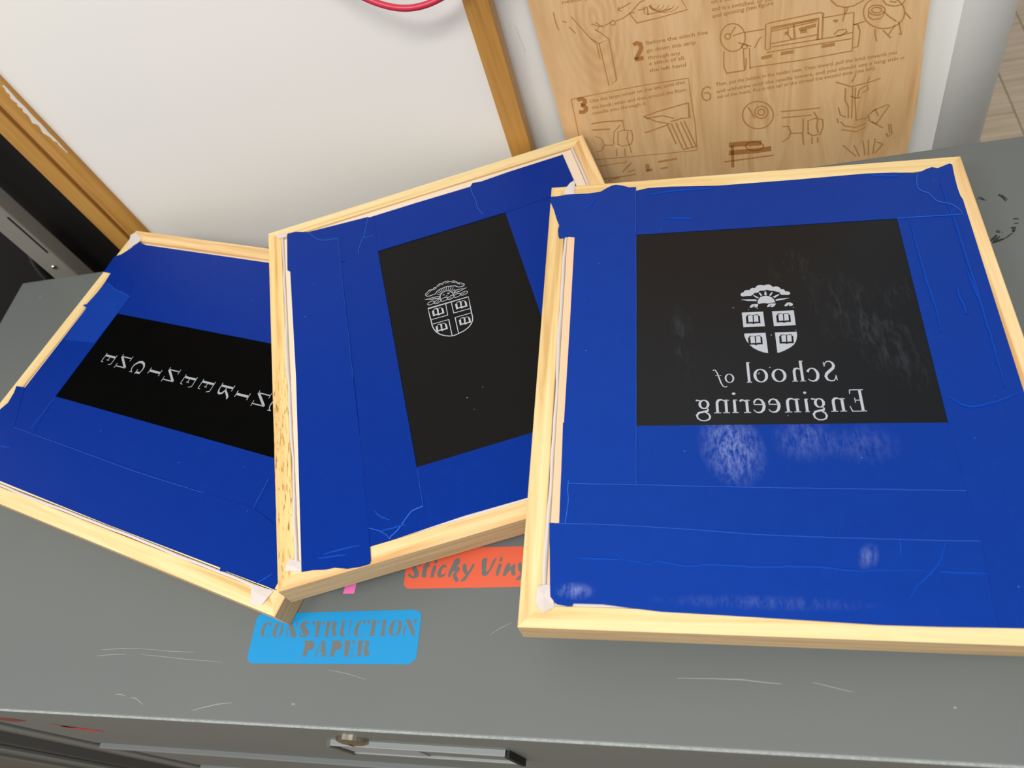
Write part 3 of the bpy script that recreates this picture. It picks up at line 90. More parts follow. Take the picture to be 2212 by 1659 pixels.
                   'machine_drawing': [(1.1, [(35.9, 79.1), (35.4, 75.7), (34.2, 72.7), (32.3, 70.3), (29.9, 68.8), (27.2, 68.2), (24.4, 68.5), (21.6, 69.9), (19.2, 72.1), (17.2, 75), (15.9, 78.3), (15.3, 81.9), (15.5, 85.4), (16.4, 88.6), (18, 91.2), (20.2, 93.1), (22.7, 94.1), (25.4, 94.2), (28.2, 93.3), (30.7, 91.6), (32.9, 89.2), (34.6, 86.1), (35.6, 82.7), (35.9, 79.1)]), (1.1, [(17.6, 70), (16.8, 54.9), (18.9, 48.3), (34.3, 47.7)]), (1.1, [(34, 68.5), (34.3, 47.7)]), (1.1, [(36.1, 59.5), (35.3, 48.1)]), (1.1, [(39.1, 68.5), (39.1, 47.8)]), (1.1, [(35.4, 83.9), (51.8, 83.3)]), (1.1, [(38.7, 49.6), (81.3, 47.5), (123.3, 47.4), (122, 82.5), (97.9, 83)]), (1.1, [(52, 64.6), (52.7, 87.1), (55.4, 88), (95.9, 88.3), (98.1, 86.9), (98.3, 63.8), (94.7, 64.1), (94.8, 83.2), (57.2, 83.6), (56.2, 63.7), (52.5, 63.9)]), (1.1, [(57.2, 80.1), (93.6, 81)]), (1.1, [(57.2, 82.1), (93.5, 82.5)]), (1.1, [(57.1, 68.7), (94.1, 68.8)]), (1.1, [(57.6, 65.5), (107.6, 63.8), (122, 64.7)]), (1.1, [(53.4, 61.1), (122, 59.1)]), (1.1, [(70.6, 80.1), (70.7, 74), (73.5, 69.3), (76.2, 69.7), (75.1, 82.2)]), (1.1, [(122.4, 71.6), (125.8, 71.3), (128.1, 64.3), (127.9, 56.2), (127.5, 50.6), (123.6, 49.9)]), (1.1, [(23.8, 82.8), (23.7, 82.2), (23.4, 81.6), (23, 81.1), (22.5, 80.8), (21.9, 80.7), (21.2, 80.8), (20.6, 81.1), (20.1, 81.5), (19.7, 82.1), (19.4, 82.8), (19.2, 83.5), (19.3, 84.2), (19.5, 84.8), (19.8, 85.4), (20.3, 85.7), (20.9, 85.9), (21.5, 85.9), (22.1, 85.7), (22.7, 85.4), (23.2, 84.9), (23.5, 84.2), (23.8, 83.5), (23.8, 82.8)]), (1.1, [(23.9, 84.4), (27.3, 89.8), (28.7, 90.5)]), (1.1, [(25.7, 82.9), (34.5, 84.1)]), (1.1, [(29.6, 75.8), (40.6, 69.7)]), (1.1, [(37.3, 70.4), (37.2, 69.9), (37, 69.4), (36.5, 69.1), (36, 68.9), (35.4, 68.8), (34.8, 68.9), (34.2, 69.1), (33.6, 69.5), (33.2, 70), (32.9, 70.6), (32.7, 71.2), (32.7, 71.7), (32.9, 72.3), (33.3, 72.7), (33.7, 73), (34.3, 73.1), (34.9, 73.1), (35.5, 72.9), (36.1, 72.6), (36.6, 72.1), (37, 71.6), (37.2, 71), (37.3, 70.4)]), (1.1, [(43.3, 67.6), (47.1, 75.1), (49.4, 76.7)]), (1.1, [(106.7, 79.1), (108.6, 76.7), (109.8, 77.9), (108.1, 79), (106.7, 79.1)]), (1.1, [(107.5, 65.9), (110.8, 69.2), (116.9, 68.8), (117.6, 66.2), (112.9, 63.6), (109.3, 64.4)]), (3.2, [(48.7, 56.7), (57.6, 57)]), (3.2, [(65, 57.5), (75.5, 57.1)]), (3.2, [(98.2, 57.1), (108.9, 56.8)]), (3.2, [(79.6, 76.6), (92.9, 77.7)]), (3.2, [(68, 75.6), (70.7, 75.5)]), (3.2, [(80.6, 74.4), (85.9, 74.2)])],
                   'inset_drawing': [(1.1, [(161.1, 73.7), (161.2, 71.4), (160.9, 69.3), (160.1, 67.4), (159, 65.7), (157.5, 64.3), (155.6, 63.3), (153.5, 62.6), (151.2, 62.3), (148.7, 62.4), (146.1, 62.8), (143.5, 63.7), (140.9, 64.9), (138.5, 66.5), (136.2, 68.3), (134.2, 70.3), (132.5, 72.6), (131.1, 74.9), (130.1, 77.3), (129.5, 79.7), (129.3, 82), (129.5, 84.1), (130.1, 86.1), (131.1, 87.8), (132.5, 89.3), (134.2, 90.4), (136.2, 91.2), (138.3, 91.7), (140.7, 91.7), (143.2, 91.4), (145.7, 90.8), (148.2, 89.8), (150.7, 88.4), (153, 86.8), (155.1, 85), (156.9, 82.9), (158.5, 80.7), (159.8, 78.4), (160.6, 76), (161.1, 73.7)]), (1.1, [(103.2, 97.2), (108.6, 91.2), (114.7, 88.4), (121.5, 88.3), (128.8, 91.4)]), (1.1, [(114.7, 88.4), (114.7, 82.2), (113.8, 76.5)]), (1.1, [(117.3, 88.3), (115.2, 82.1)]), (1.1, [(145.9, 79), (145.8, 77.9), (145.2, 76.9), (144.2, 76.2), (142.8, 75.9), (141.2, 75.8), (139.5, 76.1), (137.7, 76.8), (136.1, 77.7), (134.7, 78.8), (133.7, 80), (133.2, 81.3), (133, 82.5), (133.4, 83.5), (134.2, 84.4), (135.4, 84.9), (136.9, 85.1), (138.6, 84.9), (140.4, 84.5), (142.1, 83.7), (143.5, 82.7), (144.7, 81.5), (145.6, 80.3), (145.9, 79)]), (1.1, [(143.3, 79.6), (143.3, 79), (142.9, 78.4), (142.3, 78.1), (141.5, 77.9), (140.5, 77.9), (139.5, 78.1), (138.4, 78.4), (137.4, 79), (136.6, 79.6), (136, 80.3), (135.7, 81), (135.6, 81.7), (135.8, 82.2), (136.3, 82.7), (137.1, 83), (138, 83.1), (139, 83), (140, 82.7), (141, 82.2), (141.9, 81.7), (142.7, 81), (143.1, 80.3), (143.3, 79.6)]), (1.1, [(133.2, 79.9), (133.6, 76), (137.3, 72.7), (143.2, 72.4), (145.5, 75.3)]), (1.1, [(144.3, 78.4), (150, 72.3), (155.6, 67.1)]), (1.1, [(122.8, 71.5), (131.3, 72.6)]), (1.1, [(139.8, 63.7), (140.3, 58.6), (142.2, 52.1)]), (1.1, [(146.1, 61.4), (151, 55.2), (153, 52.8)]), (1.1, [(150.9, 56.3), (155.1, 64.3)]), (1.1, [(157.3, 66.8), (159.5, 59.4), (161, 54), (158.7, 55.5)]), (1.1, [(161.5, 73.6), (166.6, 66.7)]), (1.1, [(143.3, 88.1), (146.3, 83.7), (152.4, 80.9), (158.2, 81), (160.2, 84.3)]), (1.1, [(148.5, 86), (153.7, 83.9)])],
                   'bobbin_drawing': [(1.3, [(58.7, -4.4), (58.4, -7.4), (57.6, -10.2), (56.2, -12.6), (54.4, -14.6), (52.2, -16.1), (49.6, -16.9), (46.8, -17.2), (44, -16.7), (41.2, -15.7), (38.6, -14), (36.2, -11.9), (34.2, -9.3), (32.7, -6.4), (31.6, -3.4), (31.2, -0.2), (31.3, 2.8), (31.9, 5.7), (33.1, 8.2), (34.8, 10.3), (36.8, 11.9), (39.2, 13), (41.8, 13.5), (44.5, 13.4), (47.3, 12.7), (49.9, 11.4), (52.4, 9.5), (54.5, 7.3), (56.3, 4.6), (57.6, 1.7), (58.4, -1.3), (58.7, -4.4)]), (1.3, [(54, -0.4), (53.7, -2.1), (53.1, -3.7), (52, -4.9), (50.7, -5.7), (49.1, -6), (47.5, -5.8), (45.9, -5.1), (44.5, -3.9), (43.3, -2.4), (42.5, -0.7), (42.1, 1.2), (42.1, 3), (42.6, 4.7), (43.4, 6.1), (44.6, 7.1), (46.1, 7.6), (47.7, 7.7), (49.3, 7.2), (50.8, 6.3), (52.1, 4.9), (53.1, 3.3), (53.8, 1.5), (54, -0.4)]), (1.3, [(51, 0.3), (50.9, -0.6), (50.5, -1.4), (50, -2.1), (49.3, -2.5), (48.6, -2.6), (47.8, -2.5), (47, -2.2), (46.2, -1.6), (45.7, -0.8), (45.2, 0.1), (45, 1), (45.1, 2), (45.3, 2.8), (45.7, 3.5), (46.3, 4), (47, 4.3), (47.8, 4.3), (48.7, 4.1), (49.4, 3.6), (50.1, 3), (50.6, 2.1), (50.9, 1.2), (51, 0.3)]), (1.3, [(36.2, 8.9), (40, 0.7), (41.9, -4.7)]), (1.3, [(65.4, -2.1), (92.3, -4.7), (100.1, -5.1)]), (1.3, [(66.4, -9.1), (92.6, -11.5)]), (1.3, [(67, -19.3), (72, -19.7), (74.6, -26.6), (73.2, -32.8), (67.1, -36.8)]), (1.3, [(74.1, -28.5), (85.2, -30.1), (86.7, -44.7)]), (1.3, [(85.3, -13.7), (85.7, -30.2)]), (1.3, [(90.3, -32.4), (89.8, -17.1), (95.7, -15.8), (102.6, -18.5), (103.5, -26.2), (101.4, -34.7), (94.4, -35.2), (90.3, -31.1)]), (1.3, [(98.2, -17.6), (97.5, -25), (99.3, -33)]), (1.3, [(94.4, -8.2), (98.1, -16.3)]), (1.3, [(94, -37), (94.3, -45)]), (1.3, [(99, -38.1), (99.3, -44.7)])],
                   'shaded_sketch': [(6, [(17.3, -30.7), (26.8, -31.3), (47.6, -34.2)]), (6, [(16.9, -40.1), (42.2, -42.5), (56.8, -42.7)]), (3, [(20.5, -31.3), (19.9, -58.8)]), (1.2, [(49.6, -38.6), (49.3, -40), (48.3, -41.1), (46.9, -42), (45, -42.4), (42.9, -42.5), (40.6, -42.1), (38.4, -41.4), (36.4, -40.3), (34.7, -39), (33.6, -37.5), (33, -36), (33, -34.5), (33.7, -33.2), (34.9, -32.2), (36.6, -31.6), (38.6, -31.3), (40.8, -31.5), (43.1, -32), (45.2, -33), (47, -34.2), (48.4, -35.6), (49.3, -37.1), (49.6, -38.6)]), (1.5, [(12.1, -50.2), (58.9, -51.3)])],
                   'needle_drawing': [(1.2, [(112, 19.2), (125.5, 11.8), (138.3, 13.1)]), (1.2, [(125.2, 15.9), (128.2, 24.2)]), (1.2, [(120.4, 11.2), (120.9, -1.7), (124.1, -8.4), (125.1, -21.9)]), (1.2, [(126.5, 11), (128, -22.5)]), (1.2, [(128.8, 10.5), (129.5, -3.5), (132.1, -25.9)]), (1.2, [(131.2, -1.5), (132.3, 7.5), (138.5, 10.8), (139.4, 6), (135.4, 3.4)]), (1.2, [(125.3, 2), (130.2, -1.3), (133.9, -1)]), (1.2, [(115.5, -7.8), (118, -16.8), (123.1, -20.3)]), (1.2, [(118.5, -24.3), (122.8, -30.2), (132.7, -33.5), (141.1, -30.2)]), (1.2, [(120.1, -33.4), (133.1, -38.6), (140.6, -35.1)]), (1.2, [(132.1, -25.2), (141.6, -24.7), (142.3, -21.8), (147.5, -16.9)]), (1.2, [(142.4, -23.1), (143.8, -28.3), (150, -33.3), (154, -25.5), (159.4, -14.6)]), (1.2, [(144.9, -18.7), (152.1, -15.4), (158.4, -13.8)]), (1.2, [(147.4, -15.6), (151.1, -24.9)]), (1.2, [(145.9, -29.9), (156.4, -39)]), (1.2, [(138.3, 13.1), (139.6, 18.4)]), (1.2, [(138.3, 12.8), (149, 15.3)]), (1.2, [(160.8, -35.5), (162.8, -46), (160, -46), (161.9, -50.2), (164.9, -47), (162.7, -35.9)]), (1.2, [(122.3, -51.9), (135.4, -68)]), (1.2, [(132.4, -54), (138.5, -68.6)]), (1.2, [(140, -50.3), (143.5, -68.2)]), (1.2, [(144.8, -50), (146.5, -68.8)]), (1.2, [(150.7, -49.9), (150.4, -68.3)]), (1.2, [(152.1, -54.1), (158.3, -57.9), (152.3, -67.3)]), (1.2, [(116.6, -25.1), (115.3, -19.9)])]},
          'text': [('Then, put the bobbin in the holder case. Then inward, pull the brick towards you', (8.7, 37.1), (159.4, 36.7)), ('and withdraw until the needle lowers, and you should see a long thin o', (9.1, 29.7), (165.6, 30.5)), ('set of the hook. Put in the tail of the thread the second time (see left).', (9.2, 23.8), (144.2, 24.9)), ('Before the stitch line', (-47.8, 90.5), (4.8, 89.3)), ('go down this strip', (-47.9, 83.4), (-5.5, 82.1)), ('through any', (-47.9, 76.6), (-19.2, 74.9)), ('a stitch of all.', (-47.5, 70.5), (-15.7, 69.6)), ('the left hand', (-48, 63.6), (-15.5, 62.6)), ('Use the large wheel on the left, until that', (-106.4, 43.6), (-17.9, 45.7)), ('the hook, when and then around the floor.', (-106, 36.3), (-16.5, 37.6)), ('needle you through it', (-106.7, 30.2), (-55.6, 30.9)), ('on a similar one like the', (9.6, 115.2), (59.4, 114.2)), ('and is a switched, or the', (9.9, 108.7), (57.9, 106.7)), ('and spinning (see figure', (9.9, 102.5), (58.7, 103.3)), ('needs you', (-111.8, 142.2), (-81.6, 141.5))]},
 'FLOORPX': [(647, 1519, -900), (772, 1833, -900), (696, 1518, -900), (731, 1662, -900)]}
# ---------------------------------------------------------------- helpers
def link(o, parent=None):
    C.objects.link(o)
    if parent is not None: o.parent = parent
    return o
def mesh(name, verts, faces, mat, parent=None, smooth=False):
    """verts in mm; local to the parent if there is one, else world mm above the cabinet top"""
    dz = 0 if parent is not None else ZT
    me = bpy.data.meshes.new(name)
    me.from_pydata([(x*MM, y*MM, (z+dz)*MM) for x, y, z in verts], [], faces); me.update()
    if mat: me.materials.append(mat)
    if smooth:
        for p in me.polygons: p.use_smooth = True
    return link(bpy.data.objects.new(name, me), parent)
def bmo(name, bm, mat, parent=None, smooth=False):
    bmesh.ops.recalc_face_normals(bm, faces=bm.faces)
    dz = 0 if parent is not None else ZT
    bmesh.ops.transform(bm, matrix=Matrix.Scale(MM, 4) @ Matrix.Translation((0, 0, dz)), verts=bm.verts)
    me = bpy.data.meshes.new(name); bm.to_mesh(me); bm.free()
    if mat: me.materials.append(mat)
    if smooth:
        for p in me.polygons: p.use_smooth = True
    return link(bpy.data.objects.new(name, me), parent)
def box_bm(x0, x1, y0, y1, z0, z1, bev=0, bm=None, seg=2):
    b = bmesh.new()
    bmesh.ops.create_cube(b, size=1)
    for v in b.verts: v.co = Vector((x0+(v.co.x+.5)*(x1-x0), y0+(v.co.y+.5)*(y1-y0), z0+(v.co.z+.5)*(z1-z0)))
    if bev: bmesh.ops.bevel(b, geom=list(b.edges), offset=bev, segments=seg, profile=.5, affect='EDGES')
    if bm is None: return b
    me = bpy.data.meshes.new('tmp'); b.to_mesh(me); b.free(); bm.from_mesh(me); bpy.data.meshes.remove(me); return bm
def box(name, x0, x1, y0, y1, z0, z1, mat, parent=None, bev=0): return bmo(name, box_bm(x0, x1, y0, y1, z0, z1, bev), mat, parent)
def empty(name, mat4=None, loc=None):
    o = bpy.data.objects.new(name, None); o.empty_display_size = .05; C.objects.link(o)
    if mat4 is not None: o.matrix_world = mat4
    elif loc is not None: o.location = V(*loc)
    return o
def tag(o, label, cat=None, group=None, kind=None):
    o['label'] = label
    if cat: o['category'] = cat
    if group: o['group'] = group
    if kind: o['kind'] = kind
    return o
def structure(o): o['kind'] = 'structure'; return o
def prisms(name, polys, z0, z1, mat, parent=None):
    """flat pieces: each 2-D outline becomes a thin slab from z0 to z1"""
    bm = bmesh.new()
    for p in polys:
        q = [p[i] for i in range(len(p)) if abs(p[i][0]-p[i-1][0])+abs(p[i][1]-p[i-1][1]) > 1e-4]
        a = sum(q[i-1][0]*q[i][1]-q[i][0]*q[i-1][1] for i in range(len(q)))
        if a < 0: q = q[::-1]
        t = [bm.verts.new((x, y, z1)) for x, y in q]; b = [bm.verts.new((x, y, z0)) for x, y in q]
        bm.faces.new(t); n = len(q)
        for i in range(n): bm.faces.new((t[i-1], b[i-1], b[i], t[i]))
    bm.normal_update(); bmesh.ops.triangulate(bm, faces=[f for f in bm.faces if len(f.verts) > 4], ngon_method='EAR_CLIP')
    dz = 0 if parent is not None else ZT
    bmesh.ops.transform(bm, matrix=Matrix.Scale(MM, 4) @ Matrix.Translation((0, 0, dz)), verts=bm.verts)
    me = bpy.data.meshes.new(name); bm.to_mesh(me); bm.free(); me.materials.append(mat)
    return link(bpy.data.objects.new(name, me), parent)
def strip(pts, w):
    """left and right offsets of a polyline; w a width or one width per point"""
    n = len(pts); L = []; R = []
    ws = w if isinstance(w, (list, tuple)) else [w]*n
    closed = abs(pts[0][0]-pts[-1][0])+abs(pts[0][1]-pts[-1][1]) < 1e-6 and n > 3
    for i in range(n):
        if closed and i in (0, n-1): a, b = pts[n-2], pts[1]
        else: a, b = pts[max(i-1, 0)], pts[min(i+1, n-1)]
        dx, dy = b[0]-a[0], b[1]-a[1]; d = math.hypot(dx, dy) or 1; nx, ny = -dy/d, dx/d
        k = 1.0
        if 0 < i < n-1 or closed:
            p0 = pts[i-1] if i > 0 else pts[n-2]; d2 = math.hypot(pts[i][0]-p0[0], pts[i][1]-p0[1]) or 1
            c_ = (-(pts[i][1]-p0[1])/d2)*nx+((pts[i][0]-p0[0])/d2)*ny; k = 1/max(c_, .55)
        L.append((pts[i][0]+nx*ws[i]/2*k, pts[i][1]+ny*ws[i]/2*k)); R.append((pts[i][0]-nx*ws[i]/2*k, pts[i][1]-ny*ws[i]/2*k))
    return L, R
def lines(name, strokes, z0, z1, mat, parent=None, taper=False, ridge=0):
    """strokes: (width, points) drawn as thin raised ribbons, all in one part"""
    vs_, fs = [], []
    for w, p in strokes:
        n = len(p)
        ws = [w*(.25+.75*math.sin(math.pi*(i+.5)/n)) for i in range(n)] if taper and n > 2 else w
        L, R = strip(p, ws); b = len(vs_)
        for i in range(n):
            e = math.sin(math.pi*(i+.4)/(n-.2)) if ridge else 0
            vs_ += [(L[i][0], L[i][1], z0), (L[i][0]*.98+p[i][0]*.02, L[i][1]*.98+p[i][1]*.02, z1), (p[i][0], p[i][1], z1+ridge*e), (R[i][0]*.98+p[i][0]*.02, R[i][1]*.98+p[i][1]*.02, z1), (R[i][0], R[i][1], z0)]
        for i in range(n-1):
            for k in range(4): fs.append((b+5*i+k, b+5*i+5+k, b+5*i+6+k, b+5*i+1+k))
    # orient up
    fs = [f[::-1] for f in fs] if fs and _up(vs_, fs[1]) < 0 else fs
    return mesh(name, vs_, fs, mat, parent, smooth=bool(ridge))
def _up(v, f):
    a, b, c = (Vector(v[i]) for i in f[:3]); return (b-a).cross(c-a).z
# ---------------------------------------------------------------- materials
def material(name, rgb, rough=.5, spec=.5, metal=0):
    m = bpy.data.materials.new(name); m.use_nodes = True
    b = m.node_tree.nodes['Principled BSDF']
    b.inputs['Base Color'].default_value = lin(rgb); b.inputs['Roughness'].default_value = rough
    b.inputs['Specular IOR Level'].default_value = spec; b.inputs['Metallic'].default_value = metal
    return m
class NT:
    def __init__(s, m): s.m = m; s.t = m.node_tree; s.b = s.t.nodes['Principled BSDF']
    def n(s, typ, **kw):
        o = s.t.nodes.new(typ)
        for k, v in kw.items():
            if k in o.inputs.keys(): o.inputs[k].default_value = v
            else: setattr(o, k, v)
        return o
    def l(s, a, b): s.t.links.new(a, b)
    def coords(s, scale=(1, 1, 1), loc=(0, 0, 0), rot=(0, 0, 0), rnd=0):
        c = s.n('ShaderNodeTexCoord'); mp = s.n('ShaderNodeMapping')
        mp.inputs['Scale'].default_value = scale; mp.inputs['Location'].default_value = loc; mp.inputs['Rotation'].default_value = rot
        if rnd:
            oi = s.n('ShaderNodeObjectInfo'); mu = s.n('ShaderNodeMath', operation='MULTIPLY'); mu.inputs[1].default_value = rnd
            s.l(oi.outputs['Random'], mu.inputs[0]); ad = s.n('ShaderNodeVectorMath', operation='ADD')
            s.l(c.outputs['Object'], ad.inputs[0]); s.l(mu.outputs[0], ad.inputs[1]); s.l(ad.outputs[0], mp.inputs['Vector'])
        else: s.l(c.outputs['Object'], mp.inputs['Vector'])
        return mp.outputs['Vector']
    def noise(s, vec, scale, detail=3, rough=.5, dist=0):
        o = s.n('ShaderNodeTexNoise'); o.inputs['Scale'].default_value = scale; o.inputs['Detail'].default_value = detail
        o.inputs['Roughness'].default_value = rough; o.inputs['Distortion'].default_value = dist; s.l(vec, o.inputs['Vector']); return o.outputs['Fac']
    def ramp(s, fac, stops):
        o = s.n('ShaderNodeValToRGB'); e = o.color_ramp.elements
        while len(e) < len(stops): e.new(.5)
        for i, (p, c) in enumerate(stops): e[i].position = p; e[i].color = c if len(c) == 4 else lin(c)
        s.l(fac, o.inputs['Fac']); return o.outputs['Color']
    def mix(s, fac, a, b):
        o = s.n('ShaderNodeMix', data_type='RGBA')
        for k, v in ((0, fac), (6, a), (7, b)):
            if hasattr(v, 'is_linked'): s.l(v, o.inputs[k])
            else: o.inputs[k].default_value = v if k == 0 else lin(v)
        return o.outputs[2]
    def math(s, op, a, b=0.0, clamp=False):
        o = s.n('ShaderNodeMath', operation=op, use_clamp=clamp)
        for k, v in ((0, a), (1, b)):
            if hasattr(v, 'is_linked'): s.l(v, o.inputs[k])
            else: o.inputs[k].default_value = v
        return o.outputs[0]
    def color(s, c): s.l(c, s.b.inputs['Base Color'])
    def bump(s, h, strength=.2, dist=.0005):
        o = s.n('ShaderNodeBump'); o.inputs['Strength'].default_value = strength; o.inputs['Distance'].default_value = dist
        s.l(h, o.inputs['Height']); s.l(o.outputs[0], s.b.inputs['Normal'])
    def blob(s, cx, cy, rx, ry, rot=0, z=0, soft=.4):
        """1 inside an ellipse (mm, object space x/y), 0 outside"""
        v = s.coords()
        sub = s.n('ShaderNodeVectorMath', operation='SUBTRACT'); sub.inputs[1].default_value = (cx*MM, cy*MM, 0); s.l(v, sub.inputs[0])
        mp = s.n('ShaderNodeMapping', vector_type='TEXTURE'); mp.inputs['Rotation'].default_value = (0, 0, rot); mp.inputs['Scale'].default_value = (rx*MM, ry*MM, 1000)
        s.l(sub.outputs[0], mp.inputs['Vector'])
        le = s.n('ShaderNodeVectorMath', operation='LENGTH'); s.l(mp.outputs[0], le.inputs[0])
        mr = s.n('ShaderNodeMapRange'); mr.inputs['From Min'].default_value = 1; mr.inputs['From Max'].default_value = 1-soft; s.l(le.outputs['Value'], mr.inputs['Value'])
        return mr.outputs[0]
def pine(name, light, mid, dark, marks=False):
    m = material(name, mid, .55, .35); t = NT(m)
    v = t.coords((1.2, 26, 26), rnd=7); g = t.noise(v, 4.5, 4, .55, .6)
    col = t.ramp(g, [(.30, dark), (.46, mid), (.62, light), (.80, mid)])
    f = t.noise(t.coords((30, 500, 500), rnd=3), 1.0, 2)
    col = t.mix(t.math('MULTIPLY', f, .22), col, dark)
    kn = t.math('GREATER_THAN', t.noise(t.coords((9, 14, 14), rnd=11), 1.0, 1), .71); col = t.mix(t.math('MULTIPLY', kn, .25), col, dark)
    if marks:
        s_ = t.noise(t.coords((90, 520, 10), rot=(0, 0, -.75)), .9, 3, .6, .3)
        s_ = t.math('MULTIPLY', t.math('SUBTRACT', s_, .53, True), 7.0, True)
        msk = t.blob(90, 8, 130, 60, soft=.5)
        col = t.mix(t.math('MULTIPLY', s_, t.math('MULTIPLY', msk, .9)), col, (140, 95, 45))
    t.color(col); t.bump(g, .15, .0003)
    return m
PINE_Y = pine('pale_yellow_pine', (232, 210, 160), (222, 194, 138), (200, 163, 104))
PINE_O = pine('honey_pine', (234, 206, 156), (224, 190, 137), (200, 154, 98))
PINE_M = pine('scored_pine', (236, 204, 142), (226, 186, 122), (200, 150, 86), True)
def sawn():
    m = material('shaded_sawn_side', (196, 168, 128), .75, .2); t = NT(m)  # sawn grain; grey-brown tone paints in the shade on the outer sides
    g = t.noise(t.coords((5, 120, 160), rnd=5), 2.0, 4, .65); f = t.noise(t.coords((260, 400, 400)), 1.0, 2)
    col = t.ramp(g, [(.3, (168, 138, 98)), (.6, (200, 172, 132))]); t.color(t.mix(t.math('MULTIPLY', f, .35), col, (176, 152, 116))); t.bump(f, .3, .0004); return m
SAWN = sawn()
def tape_mat(name, base, deep, powder=()):
    m = material(name, base, .45 if powder else .5, 1.0 if powder else .4); t = NT(m); t.b.inputs['Specular Tint'].default_value = (.12, .32, 1, 1)
    n1 = t.noise(t.coords((1, 1, 1)), 60, 4, .6); n2 = t.noise(t.coords((1, 2.2, 1)), 900, 2)
    col = t.mix(t.math('MULTIPLY', n1, .9), deep, base)
    col = t.mix(t.math('MULTIPLY', t.math('SUBTRACT', n2, .5, True), .6), col, (30, 74, 180))
    for (cx, cy, rx, ry, rot, amt) in powder:
        b = t.blob(cx, cy, rx, ry, rot, soft=.9)
        sp = t.noise(t.coords((1, .35, 1)), 330, 5, .75); sp = t.math('MULTIPLY', t.math('SUBTRACT', sp, .40, True), 3.2, True)
        col = t.mix(t.math('MULTIPLY', t.math('MULTIPLY', b, sp), amt), col, (185, 200, 240))
    oi = t.n('ShaderNodeObjectInfo'); col = t.mix(t.math('MULTIPLY', oi.outputs['Random'], .16), col, (0, 28, 104))
    # stray white specks
    sp = t.n('ShaderNodeTexVoronoi'); sp.inputs['Scale'].default_value = 60; t.l(t.coords(), sp.inputs['Vector'])
    sp2 = t.math('LESS_THAN', sp.outputs['Distance'], .022); col = t.mix(t.math('MULTIPLY', sp2, .4), col, (150, 180, 235))
    t.color(col); t.bump(n2, .12, .0002)
    return m
TAPE = tape_mat('blue_masking_tape', (1, 42, 134), (0, 36, 124))
TAPE_P = tape_mat('blue_tape_dusted', (2, 47, 141), (1, 40, 130), [(-30, -70, 22, 30, .25, .55), (16, -64, 22, 18, 0, .22), (50, -68, 26, 16, 0, .12), (-130, -168, 14, 6, 0, .4), (-20, -172, 70, 5, 0, .10), (42, -143, 6, 10, -.4, .28)])
TAPE_L = tape_mat('blue_tape_lifted', (16, 58, 152), (11, 51, 142))
TAPE_EDGE = material('torn_tape_edge_highlight', (48, 98, 194), .6, .2)  # lighter blue paints the highlight along torn edges
TAPE_CR = material('tape_crease_highlight', (14, 62, 160), .5, .25); TAPE_CR.node_tree.nodes['Principled BSDF'].inputs['Specular Tint'].default_value = (.12, .32, 1, 1)  # crease highlight painted in as a lighter blue
TAPE_EDGE.node_tree.nodes['Principled BSDF'].inputs['Specular Tint'].default_value = (.3, .5, 1, 1)
def emulsion(name, rgb, smudge=False, rough=.42, spec=.4):
    m = material(name, rgb, rough, spec); t = NT(m)
    n1 = t.noise(t.coords(), 40, 3); col = t.mix(t.math('MULTIPLY', n1, .35), rgb, tuple(min(255, v+9) for v in rgb))
    if smudge:
        for (cx, cy, rx, ry, rot) in [(66, 30, 34, 60, .5), (80, 10, 20, 50, .4), (-58, 20, 9, 40, .05), (28, 86, 26, 20, 0), (95, 55, 10, 18, -.5)]:
            b = t.blob(cx, cy, rx, ry, rot, soft=.95)
            w = t.noise(t.coords((2.4, .7, 1), rot=(0, 0, rot)), 60, 5, .65, 1.5); w = t.math('MULTIPLY', t.math('SUBTRACT', w, .50, True), 2.2, True)
            col = t.mix(t.math('MULTIPLY', t.math('MULTIPLY', b, w), .5), col, (84, 92, 100))
    t.color(col); return m
BLACK_R = emulsion('black_emulsion_smudged', (11, 14, 19), True, .32, .26)
BLACK = emulsion('black_emulsion', (11, 11, 10), False, .4, .13)
BLACK_L = emulsion('matt_black_emulsion', (2, 2, 2), False, .5, .03)
OPEN = material('open_mesh', (168, 173, 181), .7, .2)
OPEN_L = material('open_mesh_grey', (152, 156, 163), .7, .2)
MESHW = material('white_mesh_fabric', (204, 194, 190), .8, .2); MESHW.node_tree.nodes['Principled BSDF'].inputs['Transmission Weight'].default_value = 0
LEDGE_R = material('mesh_over_wood', (232, 188, 154), .7, .25)
LEDGE = material('mesh_over_pale_wood', (224, 204, 182), .7, .25)
def steel():
    m = material('grey_enamel_steel', (101, 105, 103), .42, .4); t = NT(m)
    n = t.noise(t.coords(), 9, 4); col = t.mix(t.math('MULTIPLY', n, .5), (96, 100, 99), (106, 110, 107))
    sp = t.n('ShaderNodeTexVoronoi'); sp.inputs['Scale'].default_value = 16; t.l(t.coords(), sp.inputs['Vector'])
    s2 = t.math('LESS_THAN', sp.outputs['Distance'], .012); col = t.mix(t.math('MULTIPLY', s2, .5), col, (190, 192, 190))
    t.color(col); t.bump(t.noise(t.coords(), 1500, 2), .08, .0002); return m
STEEL = steel()
STEEL_D = material('dark_grey_steel', (88, 87, 84), .5, .4)
STEEL_W = material('worn_steel_edge', (128, 132, 131), .35, .6)
def worn_highlight():
    m = material('worn_highlight_paint', (120, 124, 122), .35, .6); t = NT(m); n = t.noise(t.coords(), 420, 3, .7)  # worn paint, brightened so the lip's highlight is in the colour
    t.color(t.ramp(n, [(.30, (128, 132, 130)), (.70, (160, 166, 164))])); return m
WORN_HIGHLIGHT = worn_highlight()
BLACKM = material('black_metal', (22, 20, 19), .6, .3)
VOID = material('dark_equipment', (16, 17, 22), .8, .2)
SCRATCH = material('pale_scratch', (136, 139, 136), .5, .4)
SCUFFM = material('black_scuff', (38, 40, 38), .6, .3)
